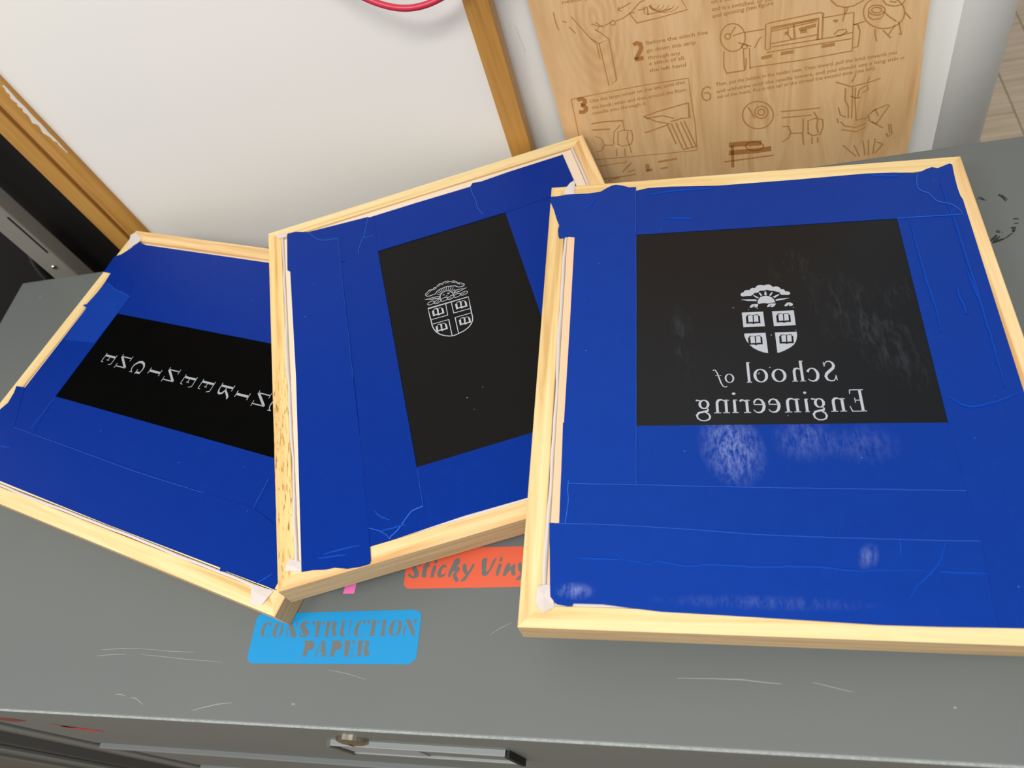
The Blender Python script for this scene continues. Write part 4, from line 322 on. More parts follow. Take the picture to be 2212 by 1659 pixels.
def wall_mat(name, a, b):
    m = material(name, a, .75, .3); t = NT(m); n = t.noise(t.coords(), 5, 4); t.color(t.mix(n, a, b)); t.bump(t.noise(t.coords(), 260, 2), .06, .0005); return m
WALL = wall_mat('white_wall_paint', (246, 246, 241), (242, 242, 238))
BOARD = wall_mat('whiteboard_surface', (233, 229, 222), (229, 226, 220)); BOARD.node_tree.nodes['Principled BSDF'].inputs['Roughness'].default_value = .45
def stile_mat():
    m = material('varnished_oak', (186, 136, 66), .42, .45); t = NT(m)
    g = t.noise(t.coords((60, 60, 3), rnd=5), 2.0, 4, .6); t.color(t.ramp(g, [(.25, (160, 112, 48)), (.5, (184, 134, 64)), (.75, (196, 148, 78))])); return m
OAK = stile_mat()
OAK_D = material('dark_oak_groove', (120, 78, 30), .5, .4)
CHIP = material('chipped_white_paint', (214, 206, 196), .8, .2)
def ply():
    m = material('plywood_face', (204, 164, 112), .5, .35); t = NT(m)
    v = t.coords((16, 1.6, 1)); g = t.noise(v, 2.4, 5, .55, 1.4)
    col = t.ramp(g, [(.25, (182, 136, 86)), (.40, (206, 164, 114)), (.55, (222, 184, 136)), (.75, (190, 146, 94))])
    fine = t.noise(t.coords((220, 8, 1)), 1.2, 3); col = t.mix(t.math('MULTIPLY', fine, .25), col, (222, 186, 138))
    big = t.noise(t.coords((1.4, 1, 1)), 7, 2); col = t.mix(t.math('MULTIPLY', t.math('SUBTRACT', big, .45, True), .9, True), col, (186, 146, 96))
    w = t.n('ShaderNodeTexWave', wave_type='RINGS', rings_direction='SPHERICAL'); w.inputs['Scale'].default_value = 55; w.inputs['Distortion'].default_value = 2.5; w.inputs['Detail'].default_value = 2
    mp = t.coords((1.0, .42, 1), loc=(.088, -.052, 0)); t.l(mp, w.inputs['Vector'])
    kb = t.blob(-88, 120, 46, 100, 0, soft=.8); col = t.mix(t.math('MULTIPLY', t.math('MULTIPLY', kb, w.outputs['Fac']), .30), col, (176, 128, 74))
    t.color(col); return m
PLY = ply()
BURN = material('laser_burn', (176, 130, 76), .7, .2)
BURN_D = material('deep_laser_burn', (168, 116, 62), .7, .2)
RED_CORD = material('red_rubber_cord', (190, 36, 66), .4, .5)
CHROME = material('nickel_lock', (172, 164, 148), .28, .5, 1.0)
def sticker(name, rgb):
    m = material(name, rgb, .45, .4); t = NT(m); n = t.noise(t.coords(), 20, 3); t.color(t.mix(t.math('MULTIPLY', n, .35), rgb, tuple(max(0, v-10) for v in rgb))); return m
BLUE_S = sticker('blue_vinyl', (14, 136, 194)); ORANGE_S = sticker('orange_vinyl', (212, 94, 66)); PINK_S = material('pink_paper', (232, 112, 178), .6, .3)
CUT = material('cut_through_grey', (100, 103, 101), .45, .4)
CARD = material('pale_card', (140, 140, 140), .7, .2)
REDP = material('red_paint', (186, 34, 34), .4, .5); REDD = material('dark_red_paint', (120, 12, 30), .4, .5); PINKP = material('scraped_pink_paint', (214, 160, 156), .6, .3)

# ---------------------------------------------------------------- the room
T_ = D['TABLE']; XL, YB, YF, TH = T_['xl'], T_['yb'], T_['yf'], T_['t']
XR = 420.0
def floor_mat():
    m = material('light_plank', (196, 178, 152), .45, .4); t = NT(m); g = t.noise(t.coords((3, 60, 1), rnd=9), 1.2, 4)
    t.color(t.ramp(g, [(.3, (178, 160, 134)), (.6, (200, 183, 158))])); return m
PLANK = floor_mat()
floor = structure(box('floor', -2600, 2600, -1600, 3400, -940, -903, material('floor_base', (120, 105, 86), .7), None))
pl0 = None; k = 0
for j in range(16):                       # planks run away from the cabinet, past the end of the wall
    for i in range(4):
        x0 = 330+j*92; y0 = 900+i*700+(j % 3)*190
        if pl0 is None:
            pl0 = bmo('floor_plank', box_bm(0, 90, 0, 698, -3.2, 0, 1), PLANK, floor); o = pl0
        else:
            o = pl0.copy(); C.objects.link(o); o.parent = floor
        o.location = (x0*MM, y0*MM, 0.0)
WY = 634.5
def wall():
    """back wall whose right end is a rounded corner"""
    r_ = 62.0; xe = 273.0; pts = [(-2600, WY), (xe-r_, WY)]
    for i in range(1, 25):
        a = math.pi/2*i/24; pts.append((xe-r_+r_*math.sin(a), WY+r_-r_*math.cos(a)))
    pts += [(xe, WY+160), (-2600, WY+160)]
    n = len(pts); vv = [(x, y, -903) for x, y in pts]+[(x, y, 1700) for x, y in pts]
    ff = [(i, (i+1) % n, n+(i+1) % n, n+i) for i in range(n)]+[tuple(range(n, 2*n)), tuple(range(n-1, -1, -1))]
    o = mesh('wall_back', vv, ff, WALL)
    for p in o.data.polygons[1:25]: p.use_smooth = True
    return structure(o)
wall_back = wall()
lines_mark = mesh('crack', [(-161, WY-.3, 134), (-160.2, WY-.3, 134), (-157.4, WY-.3, 106), (-158.6, WY-.3, 105)], [(0, 3, 2, 1)], material('grey_crack', (228, 228, 224), .8)); lines_mark.parent = wall_back

# ---------------------------------------------------------------- whiteboard
wb = empty('whiteboard', loc=(-430, 604, -220))
def wpart(name, bm, mat, parent=wb):
    bmesh.ops.translate(bm, verts=bm.verts, vec=(430, -604, 220)); return bmo(name, bm, mat, parent)
tag(wb, 'white marker board in a varnished oak frame standing behind the grey cabinet', 'whiteboard')
wpart('board_panel', box_bm(-664, -186, 606, 618, -200, 900), BOARD)
def skew(bm, dx):   # the frame leans a touch: shift x with height
    for v in bm.verts: v.co.x += dx*(v.co.z-100)/200
    return bm
wpart('frame_stile', skew(box_bm(-688.5, -661.5, 601, 620, -220, 920, 1.2), -1.5), OAK)
wpart('frame_groove', box_bm(-696, -687, 605.5, 620, -220, 920), OAK_D)
wpart('frame_stile', skew(box_bm(-718, -693.5, 600, 622, -220, 920, 1.2), -1.5), OAK)
wpart('frame_stile', skew(box_bm(-191.5, -169.5, 600, 619, -220, 920, 1.2), 5), OAK)
wpart('frame_rail', box_bm(-690, -172, 601, 620, 899, 922, 1.2), OAK); wpart('frame_rail', box_bm(-690, -172, 601, 620, -222, -199, 1.2), OAK)
pt = D['WB']['paint']
nch = []
for i in range(26):
    t_ = i/25; z_ = 205-85*t_; w_ = (2.5+6*math.sin(math.pi*min(1, t_*1.1+.05)))*random.uniform(.55, 1.2); nch.append((-663.2+.4*math.sin(i), z_, w_))
vv = []; ff = []
for i, (x, z_, w_) in enumerate(nch): vv += [(x+430, 600.7-604, z_+220), (x-w_+430, 600.7-604, z_+220)]
ff = [(2*i, 2*i+1, 2*i+3, 2*i+2) for i in range(len(nch)-1)]
mesh('paint_chip', vv, ff, CHIP, wb)
# dark board and steel upright at its left
bp_ = box('black_panel', -1500, -716, 620, 633, -903, 900, BLACKM, None, 2)
tag(bp_, 'tall matt black panel left of the oak framed board', 'panel')
up = empty('steel_upright', loc=(-797, 575, -903)); tag(up, 'grey slotted steel upright behind the left corner of the cabinet', 'post')
def upart(bm, name, mat, o=(-797, 575, -903), par=up):
    bmesh.ops.translate(bm, verts=bm.verts, vec=(-o[0], -o[1], -o[2])); return bmo(name, bm, mat, par)
upart(box_bm(-815, -778.4, 575, 597, -903, 900, 2), 'channel', material('grey_steel_upright', (124, 121, 114), .45, .5))
for zz in (41, 141, 241, 341, -160, -260): upart(box_bm(-785.2, -781.8, 574.6, 580, zz-30, zz+31, .4), 'slot', BLACKM)
def disc(r, y0, y1, n=24, dome=0):
    bm = bmesh.new(); ring = [[bm.verts.new((r*k*math.cos(2*math.pi*i/n), y, r*k*math.sin(2*math.pi*i/n))) for i in range(n)] for k, y in ((1, y1), (1, y0+dome), (.72, y0+dome*.3), (.35, y0))]
    for a, b in zip(ring, ring[1:]):
        for i in range(n): bm.faces.new((a[i], a[(i+1) % n], b[(i+1) % n], b[i]))
    bm.faces.new(ring[-1]); return bm
sb = disc(3.1, 571.5, 576, 16, 1.6); bmesh.ops.translate(sb, verts=sb.verts, vec=(-795.6, 0, -11.5)); upart(sb, 'screw', CHROME)
def tube(name, pts, r, mat, parent=None, n=10, closed=False):
    cu = bpy.data.curves.new(name, 'CURVE'); cu.dimensions = '3D'; cu.bevel_depth = r*MM; cu.bevel_resolution = 3; cu.resolution_u = 6
    s = cu.splines.new('NURBS'); s.points.add(len(pts)-1)
    for p, q in zip(s.points, pts): p.co = (*(V(*q) if parent is None else Vector(q)*MM), 1)
    s.use_endpoint_u = not closed; s.use_cyclic_u = closed; s.order_u = 3
    o = bpy.data.objects.new(name, cu); me = None
    C.objects.link(o); dg = bpy.context.evaluated_depsgraph_get(); me = bpy.data.meshes.new_from_object(o.evaluated_get(dg)); bpy.data.objects.remove(o, do_unlink=True)
    me.name = name
    if not me.materials: me.materials.append(mat)
    else: me.materials[0] = mat
    for p in me.polygons: p.use_smooth = True
    return link(bpy.data.objects.new(name, me), parent)
cb = tube('cable_loop', [(-822.8, 600, 0), (-811.6, 600, -25), (-811.6, 600, -70), (-815.3, 600, -110), (-799.4, 600, -150), (-846.2, 600, -135), (-855.5, 600, -60), (-841.5, 600, -10)], 9, material('black_rubber', (8, 8, 9), .5), None, closed=True)
tag(cb, 'black cable loop hanging in the dark gap at the left edge', 'cable')

# ---------------------------------------------------------------- red cord
cpts = [(-380, 601, 860), (-372, 600, 560), (-345, 598, 350), (-322, 595, 280), (-300, 588, 246), (-262, 578, 217.5), (-246, 575, 208), (-230, 573, 202.3), (-214, 574, 200.2), (-199, 578, 200.8), (-180, 585, 204), (-158, 590, 216), (-140, 593, 250), (-130, 594, 340), (-134, 594, 560), (-138, 594, 860)]
cord = tube('red_cord', cpts, 2.7, RED_CORD); tag(cord, 'red rubber cord sagging across the top of the white board', 'cord')

# ---------------------------------------------------------------- engraved plywood
PG = D['PLYG']
upv = Vector((0, .04, .9992)).normalized(); nv = Vector((1, 0, 0)).cross(upv)
pm = Matrix(((1, upv.x, nv.x, 0), (0, upv.y, nv.y, 612*MM), (0, upv.z, nv.z, (10+ZT)*MM), (0, 0, 0, 1)))
pb = empty('engraved_plywood', pm); tag(pb, 'tall plywood sheet laser engraved with numbered sewing machine diagrams, leaning on the wall', 'plywood')
outline = [(-136.5, -85), (181.5, -85), (181.8, -36), (183.3, -35.2), (182.2, 0), (180.1, 37), (179.3, 77), (177.8, 180), (174, 400), (-143.5, 400), (-140.1, 146), (-137.9, 2.5)]
prisms('board', [outline], -6, 0, PLY, pb)
for i, (nm_, st) in enumerate(PG['draw'].items()):
    deep = nm_ in ('numeral_three', 'shaded_sketch', 'numeral_two')
    lines(nm_, st, 0.0, .12, BURN_D if deep else BURN, pb)['kind'] = 'stuff'
def text_row(s, a, b, name='engraved_text'):
    cu = bpy.data.curves.new(name, 'FONT'); cu.body = s; cu.size = 1.0; cu.offset = .012
    o = bpy.data.objects.new(name, cu); C.objects.link(o); dg = bpy.context.evaluated_depsgraph_get()
    me = bpy.data.meshes.new_from_object(o.evaluated_get(dg)); bpy.data.objects.remove(o, do_unlink=True)
    xs = [v.co.x for v in me.vertices]; w = max(xs)-min(xs)
    L_ = math.hypot(b[0]-a[0], b[1]-a[1]); ang = math.atan2(b[1]-a[1], b[0]-a[0]); sc = L_/w; sy = 5.0
    ca, sa = math.cos(ang), math.sin(ang)
    for v in me.vertices:
        x = v.co.x*sc; y = v.co.y*sy; v.co = Vector(((a[0]+x*ca-y*sa)*MM, (a[1]+x*sa+y*ca)*MM, .13*MM))
    me.materials.clear(); me.materials.append(BURN)
    return link(bpy.data.objects.new(name, me), pb)
for s, a, b in PG['text']: text_row(s, a, b)

# ---------------------------------------------------------------- flat-file cabinet
cab = empty('flat_file_cabinet', loc=((XL+XR)/2, (YB+YF)/2, -ZT)); tag(cab, 'wide grey steel flat file cabinet with scratched top and drawers', 'cabinet')
ox, oy, oz = (XL+XR)/2, (YB+YF)/2, -ZT
def cpart(name, bm, mat, parent=None):
    bmesh.ops.translate(bm, verts=bm.verts, vec=(-ox, -oy, -oz)); return bmo(name, bm, mat, parent or cab)
top = cpart('top', box_bm(XL, XR, YF, YB, -40, 0, 2.2, seg=3), STEEL)
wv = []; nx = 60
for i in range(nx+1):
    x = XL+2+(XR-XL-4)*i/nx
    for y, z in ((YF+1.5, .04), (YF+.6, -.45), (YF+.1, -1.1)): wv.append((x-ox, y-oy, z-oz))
mesh('worn_edge_highlight', wv, [(3*i+k, 3*i+k+1, 3*i+k+4, 3*i+k+3) for i in range(nx) for k in (0, 1)], WORN_HIGHLIGHT, cab, smooth=True)  # strip carrying the painted highlight of the worn front lip
cpart('body', box_bm(XL+6, XR-6, YF+70, YB-6, -898, -40), STEEL_D)
cpart('corner_post', box_bm(XL+2, -702, YF+9, YF+60, -898, -40, 3), STEEL_D)
cpart('post_edge', box_bm(-752, -722, YF+5, YF+9.5, -898, -40, 1.5), STEEL)
cpart('corner_post', box_bm(XR-60, XR-2, YF+9, YF+60, -898, -40, 3), STEEL_D)
def drawer(z1, z0, full):
    d = cpart('drawer', box_bm(-663, XR-66, YF+2, YF+70, z0, z1, 1.5), STEEL)
    cpart('pull_lip', box_bm(-655, XR-74, YF-3, YF+4, z0-4, z0+3, 1.2), STEEL, d) if full else None
    return d
d1 = drawer(-43, -208, True)
for k in range(1, 4): drawer(-43-k*172, -208-k*172, True)
# lock
lk = disc(12, YF-4.5, YF+3, 28, 1.8); bmesh.ops.translate(lk, verts=lk.verts, vec=(-279, 0, -36)); lock = cpart('lock', lk, CHROME, d1); tag(lock, 'round nickel lock')
lk = disc(6.2, YF-4.8, YF-2, 20, .6); bmesh.ops.translate(lk, verts=lk.verts, vec=(-279, 0, -36)); cpart('lock_plug', lk, CHROME, d1)
cpart('key_slot', box_bm(-279.7, -278.3, YF-5.0, YF-4, -39.5, -32.5), BLACKM, d1)
# label holder: frame of four rails with a card slipped in
cpart('holder_rail', box_bm(-314, -172, YF-2.2, YF+3, -70.5, -67, .6), STEEL_W, d1); cpart('holder_rail', box_bm(-314, -172, YF-2.2, YF+3, -112, -108.5, .6), STEEL_W, d1)
cpart('holder_end', box_bm(-174, -170, YF-3.2, YF+3, -112, -67, .6), BLACKM, d1); cpart('holder_end', box_bm(-317, -313, YF-3.2, YF+3, -112, -67, .6), STEEL_D, d1)
cpart('holder_back', box_bm(-314, -172, YF-.2, YF+3, -108, -70), STEEL, d1)
cpart('label_card', box_bm(-312, -246, YF-1.2, YF-.1, -106, -73), CARD, d1)
# marks on the drawer front
def facemark(name, xz, mat, y=YF+1.85):
    vv = [(x-ox, y-oy, z-oz) for x, z in xz]; return mesh(name, vv, [tuple(range(len(vv)))], mat, cab)
def ellmark(x0, z0, x1, z1, w, mat, name='paint_mark'):
    L_ = math.hypot(x1-x0, z1-z0); ca, sa = (x1-x0)/L_, (z1-z0)/L_; p = []
    for i in range(20):
        a = 2*math.pi*i/20; u = L_/2*math.cos(a); v = w/2*math.sin(a)*(1+.25*math.sin(3*a)); p.append(((x0+x1)/2+u*ca-v*sa, (z0+z1)/2+u*sa+v*ca))
    facemark(name, p, mat)
ellmark(-660, -62, -614, -66, 20, REDD); ellmark(-596, -88, -566, -110, 17, REDP); ellmark(-600, -80, -580, -92, 12, material('thin_red_paint', (150, 80, 72), .5))
p = [(-576+4.0*i, -44.5-.25*i+.6*math.sin(i*1.7)) for i in range(24)]
Lm, Rm = strip(p, [1.2+.9*math.sin(i*2.3) for i in range(24)])
for i in range(0, 23): facemark('paint_scrape', [Lm[i], Lm[i+1], Rm[i+1], Rm[i]], PINKP)
# scratches and scuffs on the top
def topmarks(name, strokes, mat, taper=True):
    for w, p in strokes:
        lines(name, [(w, [(x-ox, y-oy) for x, y in p])], -oz-.02, -oz+.04, mat, cab, taper)
topmarks('scratch', D['SCR'], SCRATCH); topmarks('scuff_mark', D['SCUFF'], SCUFFM)
# second slotted upright, in front at the left of the cabinet
u2 = empty('steel_upright', loc=(-950, 65, -903)); tag(u2, 'grey slotted steel upright at the bottom left, beside the drawers', 'post')
upart(box_bm(-1400, -880, 66, 100, -903, -41, 3), 'channel', STEEL_D, (-950, 65, -903), u2); upart(box_bm(-905, -880, 62, 66.5, -903, -41, 1), 'flange', STEEL, (-950, 65, -903), u2)  # channel widened leftwards as a dark sheet standing in for shadow
upart(box_bm(-1035, -1012, 62, 66.5, -903, -41, 1), 'flange', STEEL, (-950, 65, -903), u2)
for zz in (-560, -480, -400): upart(box_bm(-940, -918, 64.5, 67, zz-26, zz+22), 'slot', BLACKM, (-950, 65, -903), u2)

# ---------------------------------------------------------------- vinyl labels and the note
def label_thing(name, outl, letters, mat, label, cat):
    cx = sum(p[0] for p in outl)/len(outl); cy = sum(p[1] for p in outl)/len(outl)
    e = empty(name, loc=(cx, cy, 0)); tag(e, label, cat); sh = lambda pts: [(x-cx, y-cy) for x, y in pts]
    prisms('backing', [sh(outl)], -.05, .18, mat, e)
    for L_ in letters: prisms('letter', [sh(p) for p in L_], .15, .24, CUT, e)
    return e
label_thing('drawer_label', D['BLUE']['out'], D['BLUE']['letters'], BLUE_S, 'blue vinyl label cut with CONSTRUCTION PAPER on the cabinet top', 'label')
ol = [(-243, 189), (-242, 192), (-239, 193.3), (-113, 193.6), (-110, 192.5), (-109, 189.5), (-109, 168), (-110, 165), (-113, 164.2), (-236.5, 162.4), (-238.9, 162.8), (-241, 164.3), (-241.8, 166.1)]
label_thing('drawer_label', ol, D['ORANGE']['letters'], ORANGE_S, 'orange vinyl label cut with Sticky Vinyl, partly under two screens', 'label')
nt = prisms('sticky_note', [[(-290.4, 158.6), (-281.2, 158.9), (-280.2, 178), (-289.2, 178)]], 0, .15, PINK_S); tag(nt, 'small pink paper tab sticking out under the middle screen', 'note')

# ---------------------------------------------------------------- silk screens
PROF = [(0, -TH), (0, -.8), (.8, 0), (13.1, 0), (13.6, -.5), (13.6, -4), (16.6, -4), (16.6, -.2), (17, 0), (21.6, 0), (22.4, -.8), (22.4, -TH)]
def bar(length, mat, parent, loc, rot):
    n = len(PROF); h = length/2
    vv = [(-h+d, d, z) for d, z in PROF]+[(h-d, d, z) for d, z in PROF]
    ff = [(i, (i+1) % n, n+(i+1) % n, n+i) for i in range(n)]+[tuple(range(n-1, -1, -1)), tuple(range(n, 2*n))]
    o = mesh('frame_bar', vv, [f[::-1] for f in ff], mat, parent); o.data.materials.append(SAWN); o.data.polygons[0].material_index = 1
    bm = bmesh.new(); bm.from_mesh(o.data); bmesh.ops.recalc_face_normals(bm, faces=bm.faces); bm.to_mesh(o.data); bm.free()
    o.location = (loc[0]*MM, loc[1]*MM, 0); o.rotation_euler = (0, 0, rot); return o
def ribbon(parent, p0, p1, inward, seed, amp=1.3, lift=1.0, name='mesh_edging'):
    """crumpled strip of spare mesh standing in the groove"""
    rnd = random.Random(seed); n = 46; vv = []; ff = []
    ph = [rnd.uniform(0, 6.28) for _ in range(4)]
    for i in range(n+1):
        t = i/n; x = p0[0]+(p1[0]-p0[0])*t; y = p0[1]+(p1[1]-p0[1])*t
        w = amp*(.5*math.sin(11*t+ph[0])+.35*math.sin(27*t+ph[1])+.2*math.sin(61*t+ph[2])); q = .5+.5*math.sin(7*t+ph[3])
        for d, z in ((-1.3+.3*w, -3.5), (-1.2+w, .5*lift), (-.2+w, 1.0*lift*(.6+.4*q)), (.9+w*.7, .55*lift), (1.4+.3*w, -2.5)):
            vv.append((x+inward[0]*d, y+inward[1]*d, z))
    for i in range(n):
        for k in range(4): ff.append((5*i+k, 5*i+5+k, 5*i+6+k, 5*i+1+k))
    return mesh(name, vv, ff, MESHW, parent, smooth=True)
def fan(name, pts3, mat, parent):
    """little folded flap of mesh: fan round its last point"""
    vv = list(pts3); n = len(vv)-1; ff = [(n, i, (i+1) % n) for i in range(n)]
    return mesh(name, vv, ff, mat, parent)
# ---- serif lettering built from pen strokes; unit box, widths relative to the stem
def arc(cx, cy, rx, ry, a0, a1, n=14, thick=1.0, thin=.38):
    o = []
    for i in range(n+1):
        a = math.radians(a0+(a1-a0)*i/n); o.append((cx+rx*math.cos(a), cy+ry*math.sin(a), thin+(thick-thin)*abs(math.cos(a))**1.3))
    return o
def st(*p): return [tuple(q) for q in p]
X_ = .62
G = {
 'S': [st((.90, .72, .25), (.84, .86, .3), (.66, .97, .4), (.42, .985, .45), (.2, .9, .8), (.11, .76, 1), (.22, .63, 1.1), (.5, .51, 1.2), (.78, .38, 1.15), (.9, .24, 1), (.8, .08, .75), (.54, .015, .45), (.28, .03, .4), (.12, .14, .35), (.06, .3, .25)), st((.9, .72, .3), (.93, .95, .3)), st((.06, .3, .3), (.02, .04, .3))],
 'c': [st((.93, .70, .9), (.86, .84, .8), (.70, .95, .5), (.52, .985, .4), (.3, .9, .7), (.14, .7, 1), (.09, .48, 1.1), (.16, .24, 1.05), (.34, .07, .8), (.58, .02, .5), (.8, .07, .4), (.97, .2, .25))],
 'h': [st((.22, .0, 1), (.22, .98, 1)), st((.24, .50, .3), (.36, .585, .4), (.52, .625, .6), (.68, .6, .9), (.77, .5, 1), (.78, .38, 1), (.78, 0, 1)), st((.02, .012, .35), (.42, .012, .35)), st((.58, .012, .35), (1, .012, .35)), st((.04, .95, .3), (.22, .975, .45))],
 'o': [arc(.5, .5, .41, .46, 0, 360, 28, 1.1, .4)], 'o2': [arc(.5, .5, .40, .45, 20, 380, 28, 1.0, .4)],
 'l': [st((.55, 0, 1), (.55, .98, 1)), st((.05, .012, .35), (1, .012, .35)), st((.1, .95, .3), (.55, .975, .45))],
 'f': [st((1.0, .93, .55), (.93, .975, .5), (.82, .95, .55), (.72, .82, .7), (.60, .55, .85), (.48, .25, .8), (.36, .08, .6), (.2, .02, .5), (.06, .06, .6)), st((.42, .66, .35), (.86, .66, .35))],
 'E': [st((.25, 0, 1), (.25, 1, 1)), st((.04, .985, .35), (.86, .985, .35)), st((.84, .99, .4), (.88, .80, .25)), st((.25, .51, .35), (.62, .51, .35)), st((.62, .62, .3), (.62, .40, .3)), st((.04, .015, .35), (.90, .015, .35)), st((.88, .01, .45), (.99, .25, .25))],
 'n': [st((.2, 0, 1), (.2, .97, 1)), st((.22, .78, .3), (.34, .92, .4), (.5, .985, .6), (.66, .95, .9), (.76, .82, 1), (.78, .65, 1), (.78, 0, 1)), st((.0, .02, .35), (.42, .02, .35)), st((.56, .02, .35), (1, .02, .35)), st((.0, .92, .3), (.2, .95, .5))],
 'g': [arc(.42, .77, .28, .19, 0, 360, 24, .95, .4), st((.62, .93, .3), (.78, .95, .55), (.95, .965, .65)), st((.26, .60, .35), (.16, .53, .5), (.2, .46, .7), (.5, .425, .8), (.8, .38, .8), (.93, .27, .75), (.88, .13, .55), (.66, .03, .45), (.38, .02, .45), (.14, .08, .6), (.06, .2, .7), (.14, .32, .6), (.34, .40, .5))],
 'i': [st((.55, 0, 1), (.55, .655, 1)), st((.02, .012, .35), (1, .012, .35)), st((.05, .63, .3), (.55, .655, .45)), st((.32, .93, .45), (.42, .955, 1.0), (.55, .965, 1.15), (.68, .955, 1.0), (.78, .93, .45))],
 'e': [st((.12, .58, .4), (.88, .60, .4), (.86, .78, .7), (.72, .93, .6), (.5, .985, .45), (.26, .9, .75), (.11, .66, 1.05), (.09, .44, 1.1), (.18, .2, 1), (.38, .05, .75), (.62, .02, .5), (.82, .09, .4), (.96, .24, .25))],
 'r': [st((.3, 0, 1), (.3, .97, 1)), st((.0, .02, .35), (.62, .02, .35)), st((.0, .92, .3), (.3, .95, .5)), st((.32, .72, .3), (.48, .9, .45), (.68, .97, .6), (.82, .93, .9), (.92, .86, .8))],
 'N': [st((.16, 0, .5), (.16, .98, .5)), st((.16, .98, 1.1), (.84, .02, 1.1)), st((.84, 0, .5), (.84, 1, .5)), st((.0, .02, .3), (.34, .02, .3)), st((.0, .98, .3), (.2, .98, .3)), st((.66, .98, .3), (1, .98, .3))],
 'I': [st((.5, 0, 1.1), (.5, 1, 1.1)), st((.12, .02, .35), (.88, .02, .35)), st((.12, .98, .35), (.88, .98, .35))],
 'G': [st((.92, .72, .3), (.84, .88, .4), (.62, .98, .45), (.38, .94, .7), (.16, .74, 1.05), (.1, .5, 1.15), (.18, .24, 1.05), (.38, .06, .7), (.62, .02, .5), (.86, .1, .5)), st((.86, .04, 1), (.86, .42, 1)), st((.64, .42, .35), (1, .42, .35)), st((.92, .98, .3), (.92, .72, .3))],
 'R': [st((.22, 0, 1), (.22, 1, 1)), st((.22, .97, .4), (.5, .97, .5), (.72, .88, .9), (.76, .74, 1), (.68, .58, .8), (.45, .5, .5), (.22, .5, .4)), st((.45, .5, .8), (.7, .2, 1), (.86, .05, 1), (1, .02, .5)), st((.02, .02, .35), (.44, .02, .35)), st((.02, .98, .3), (.3, .98, .3))],
}
def glyph(ch, fn, stem, z0, z1, mat, parent, name='letter'):
    """fn maps unit box to local mm"""
    vs_, fs = [], []
    for s in G[ch]:
        p = [fn(u, v) for u, v, w in s]; L_, R_ = strip(p, [w*stem for u, v, w in s]); b = len(vs_)
        for a, c_ in zip(L_, R_): vs_ += [(a[0], a[1], z1), (c_[0], c_[1], z1)]
        for i in range(len(p)-1): fs.append((b+2*i, b+2*i+1, b+2*i+3, b+2*i+2))
    fixed = [f if _up(vs_, f) > 0 else f[::-1] for f in fs]
    return mesh(name, vs_, fixed, mat, parent)
def inside(x, y, poly):
    r_ = False
    for i in range(len(poly)):
        (x0, y0), (x1, y1) = poly[i-1], poly[i]
        if (y0 > y) != (y1 > y) and x < (x1-x0)*(y-y0)/(y1-y0)+x0: r_ = not r_
    return r_
def spline(p, jit=0, k=5):
    """smooth a traced polyline and give it a little natural wobble"""
    if len(p) < 2: return p
    q = []; n = len(p)
    for i in range(n-1):
        a, b, c_, d = p[max(i-1, 0)], p[i], p[i+1], p[min(i+2, n-1)]
        m_ = max(2, min(14, int(math.hypot(c_[0]-b[0], c_[1]-b[1])/3))) if k else 1
        for j in range(m_):
            t = j/m_; t2 = t*t; t3 = t2*t
            q.append(tuple(.5*(2*b[e_]+(c_[e_]-a[e_])*t+(2*a[e_]-5*b[e_]+4*c_[e_]-d[e_])*t2+(3*b[e_]-a[e_]-3*c_[e_]+d[e_])*t3)+(random.uniform(-jit, jit) if i or j else 0) for e_ in (0, 1)))
    return q+[p[-1]]
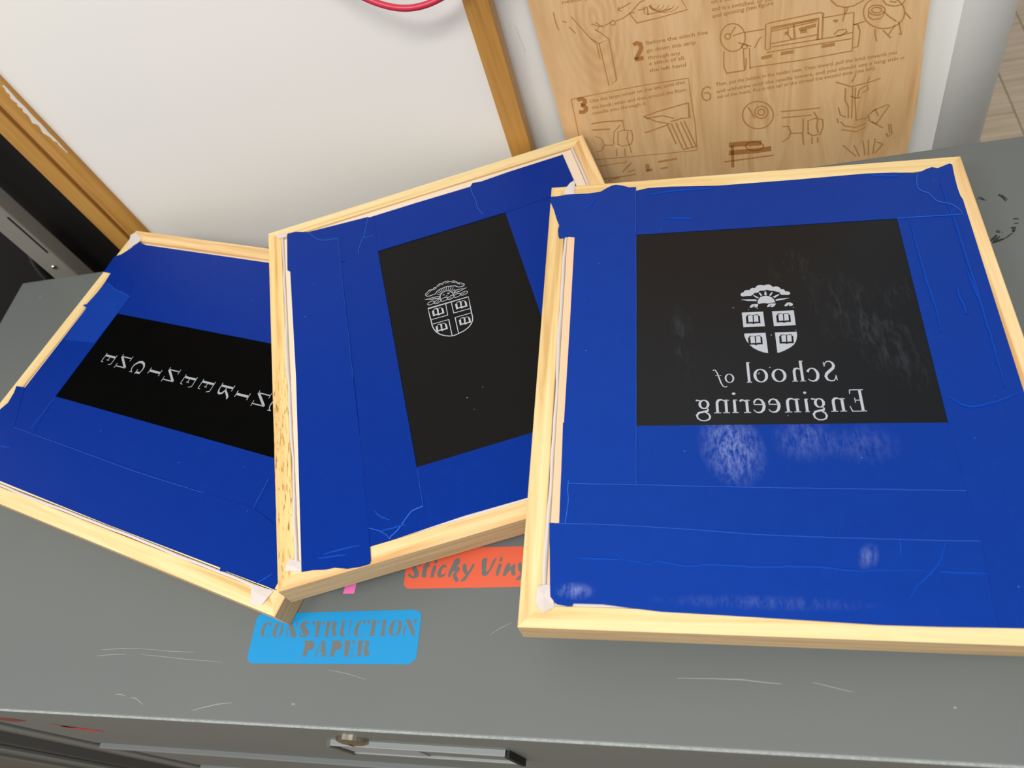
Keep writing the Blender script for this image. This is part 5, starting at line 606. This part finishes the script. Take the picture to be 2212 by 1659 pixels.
def screen(key, label, mats, ledge, black, ribs, tape_mats):
    F = D['F'+key]; M_ = F['M']; c_ = F['c']; w, h = F['w'], F['h']
    e = empty('silk_screen', Matrix(((*M_[0], c_[0]*MM), (*M_[1], c_[1]*MM), (*M_[2], (c_[2]+ZT+{'L': .15, 'M': 1.1, 'R': 1.05}[key])*MM), (0, 0, 0, 1))))
    tag(e, label, 'silk screen')
    bar(w, mats[0], e, (0, -h/2), 0); bar(w, mats[1], e, (0, h/2), math.pi)
    bar(h, mats[2], e, (-w/2, 0), -math.pi/2); bar(h, mats[3], e, (w/2, 0), math.pi/2)
    # mesh over the inner ledge and the opening
    a, b = w/2-17, h/2-17
    prisms('mesh', [[(-a, -b), (a, -b), (a, b), (-a, b)]], -.05, .08, ledge, e)
    bk = F['black']; cx = sum(p[0] for p in bk)/4; cy = sum(p[1] for p in bk)/4
    em = prisms('emulsion', [[(cx+(x-cx)*1.05, cy+(y-cy)*1.05) for x, y in bk]], .08, .14, black, e)
    strips = []
    for i, (nm_, p) in enumerate(F['tapes']):
        o = prisms('tape_strip', [p], .1, .26+.13*i, tape_mats.get(nm_, tape_mats['']), e); strips.append((p, o))
    def host(q):
        mx, my = q[len(q)//2]
        for poly, o in reversed(strips):
            if inside(mx, my, poly): return o
        return strips[-1][1]
    zt = .26+.13*len(F['tapes'])
    for wd, p in F['edges']: lines('torn_edge', [(wd*.8, spline(p, .12))], .2, zt, TAPE_EDGE, host(p))
    for wd, hh, p in F['creases']: lines('crease', [(wd*1.1, spline(p, .25))], .2, zt-.03, TAPE_CR, host(p), taper=True, ridge=hh*.7)
    gi = 15.1
    spots = dict(left=((-w/2+gi, h/2-15), (-w/2+gi, -h/2+15), (1, 0)), right=((w/2-gi, -h/2+15), (w/2-gi, h/2-15), (-1, 0)), top=((w/2-15, h/2-gi), (-w/2+15, h/2-gi), (0, -1)), bottom=((-w/2+15, -h/2+gi), (w/2-15, -h/2+gi), (0, 1)))
    for k, (sd, amp, lift) in ribs.items(): ribbon(e, *spots[k], sd, amp, lift)
    for t in F.get('tabs', []): fan('mesh_flap', t, MESHW, e)
    for x, y in F.get('specks', []):
        q = random.uniform(.25, .5); prisms('dust_speck', [[(x+q*math.cos(k), y+q*.8*math.sin(k)) for k in (0, 1.2, 2.4, 3.6, 4.9)]], .14, .3, OPEN, e)
    return e, F, em
TM = {'': TAPE}
sR, F, emR = screen('R', 'topmost silk screen at right with School of Engineering crest on black', (PINE_Y, PINE_Y, PINE_Y, PINE_O), LEDGE_R, BLACK_R, {'left': (1, .9, .6), 'bottom': (5, .4, -.6)}, {'': TAPE_P})
for nm_, p in F['light']: prisms(nm_, [p], .14, .20, OPEN, emR)
for p in F['dark']: prisms('book_outline', [p], .19, .23, BLACK_R, emR)
for p in F['pages']: prisms('book_page', [p], .22, .26, OPEN, emR)
for ch, xr, yb, w, h in F['text']:
    glyph(ch, (lambda u, v, xr=xr, yb=yb, w=w, h=h: (xr-u*w, yb+v*h)), 1.15 if ch == 'o2' or ch == 'f' else 1.75, .14, .22, OPEN, emR)
sM, F, emM = screen('M', 'middle silk screen with a small outlined shield crest on a tall black panel', (PINE_O, PINE_Y, PINE_M, PINE_O), LEDGE, BLACK, {'left': (2, 1.2, 1.0), 'bottom': (6, .5, .0), 'right': (8, .5, .3)}, TM)
for wd, p in F['lines']: lines('crest_line', [(wd*1.05, p)], .14, .20, OPEN, emM)
for p in F['books']: prisms('book', [p], .14, .22, OPEN, emM)
for p in F['pages']: prisms('book_page', [p], .2, .25, BLACK, emM)
for p in F['eyes']: prisms('sun_face', [p], .14, .22, OPEN, emM)
sL, F, emL = screen('L', 'lowest silk screen at left with ENGINEERING stacked letter by letter on black', (PINE_Y, PINE_O, PINE_Y, PINE_O), LEDGE, BLACK_L, {'bottom': (3, .7, .9), 'right': (9, .5, .3)}, {'': TAPE, 'left_patch': TAPE_L})
WD = dict(E=(15.5, 12.5), N=(14.5, 16.5), G=(15.5, 15.5), I=(15.5, 9), R=(15.5, 15))
for ch, (x, y) in zip('ENGINEERING', F['letc']):
    h, w = WD[ch]
    glyph(ch, (lambda u, v, x=x, y=y, w=w, h=h: (x+h/2-v*h, y+w/2-u*w)), 2.1, .14, .22, OPEN_L, emL)
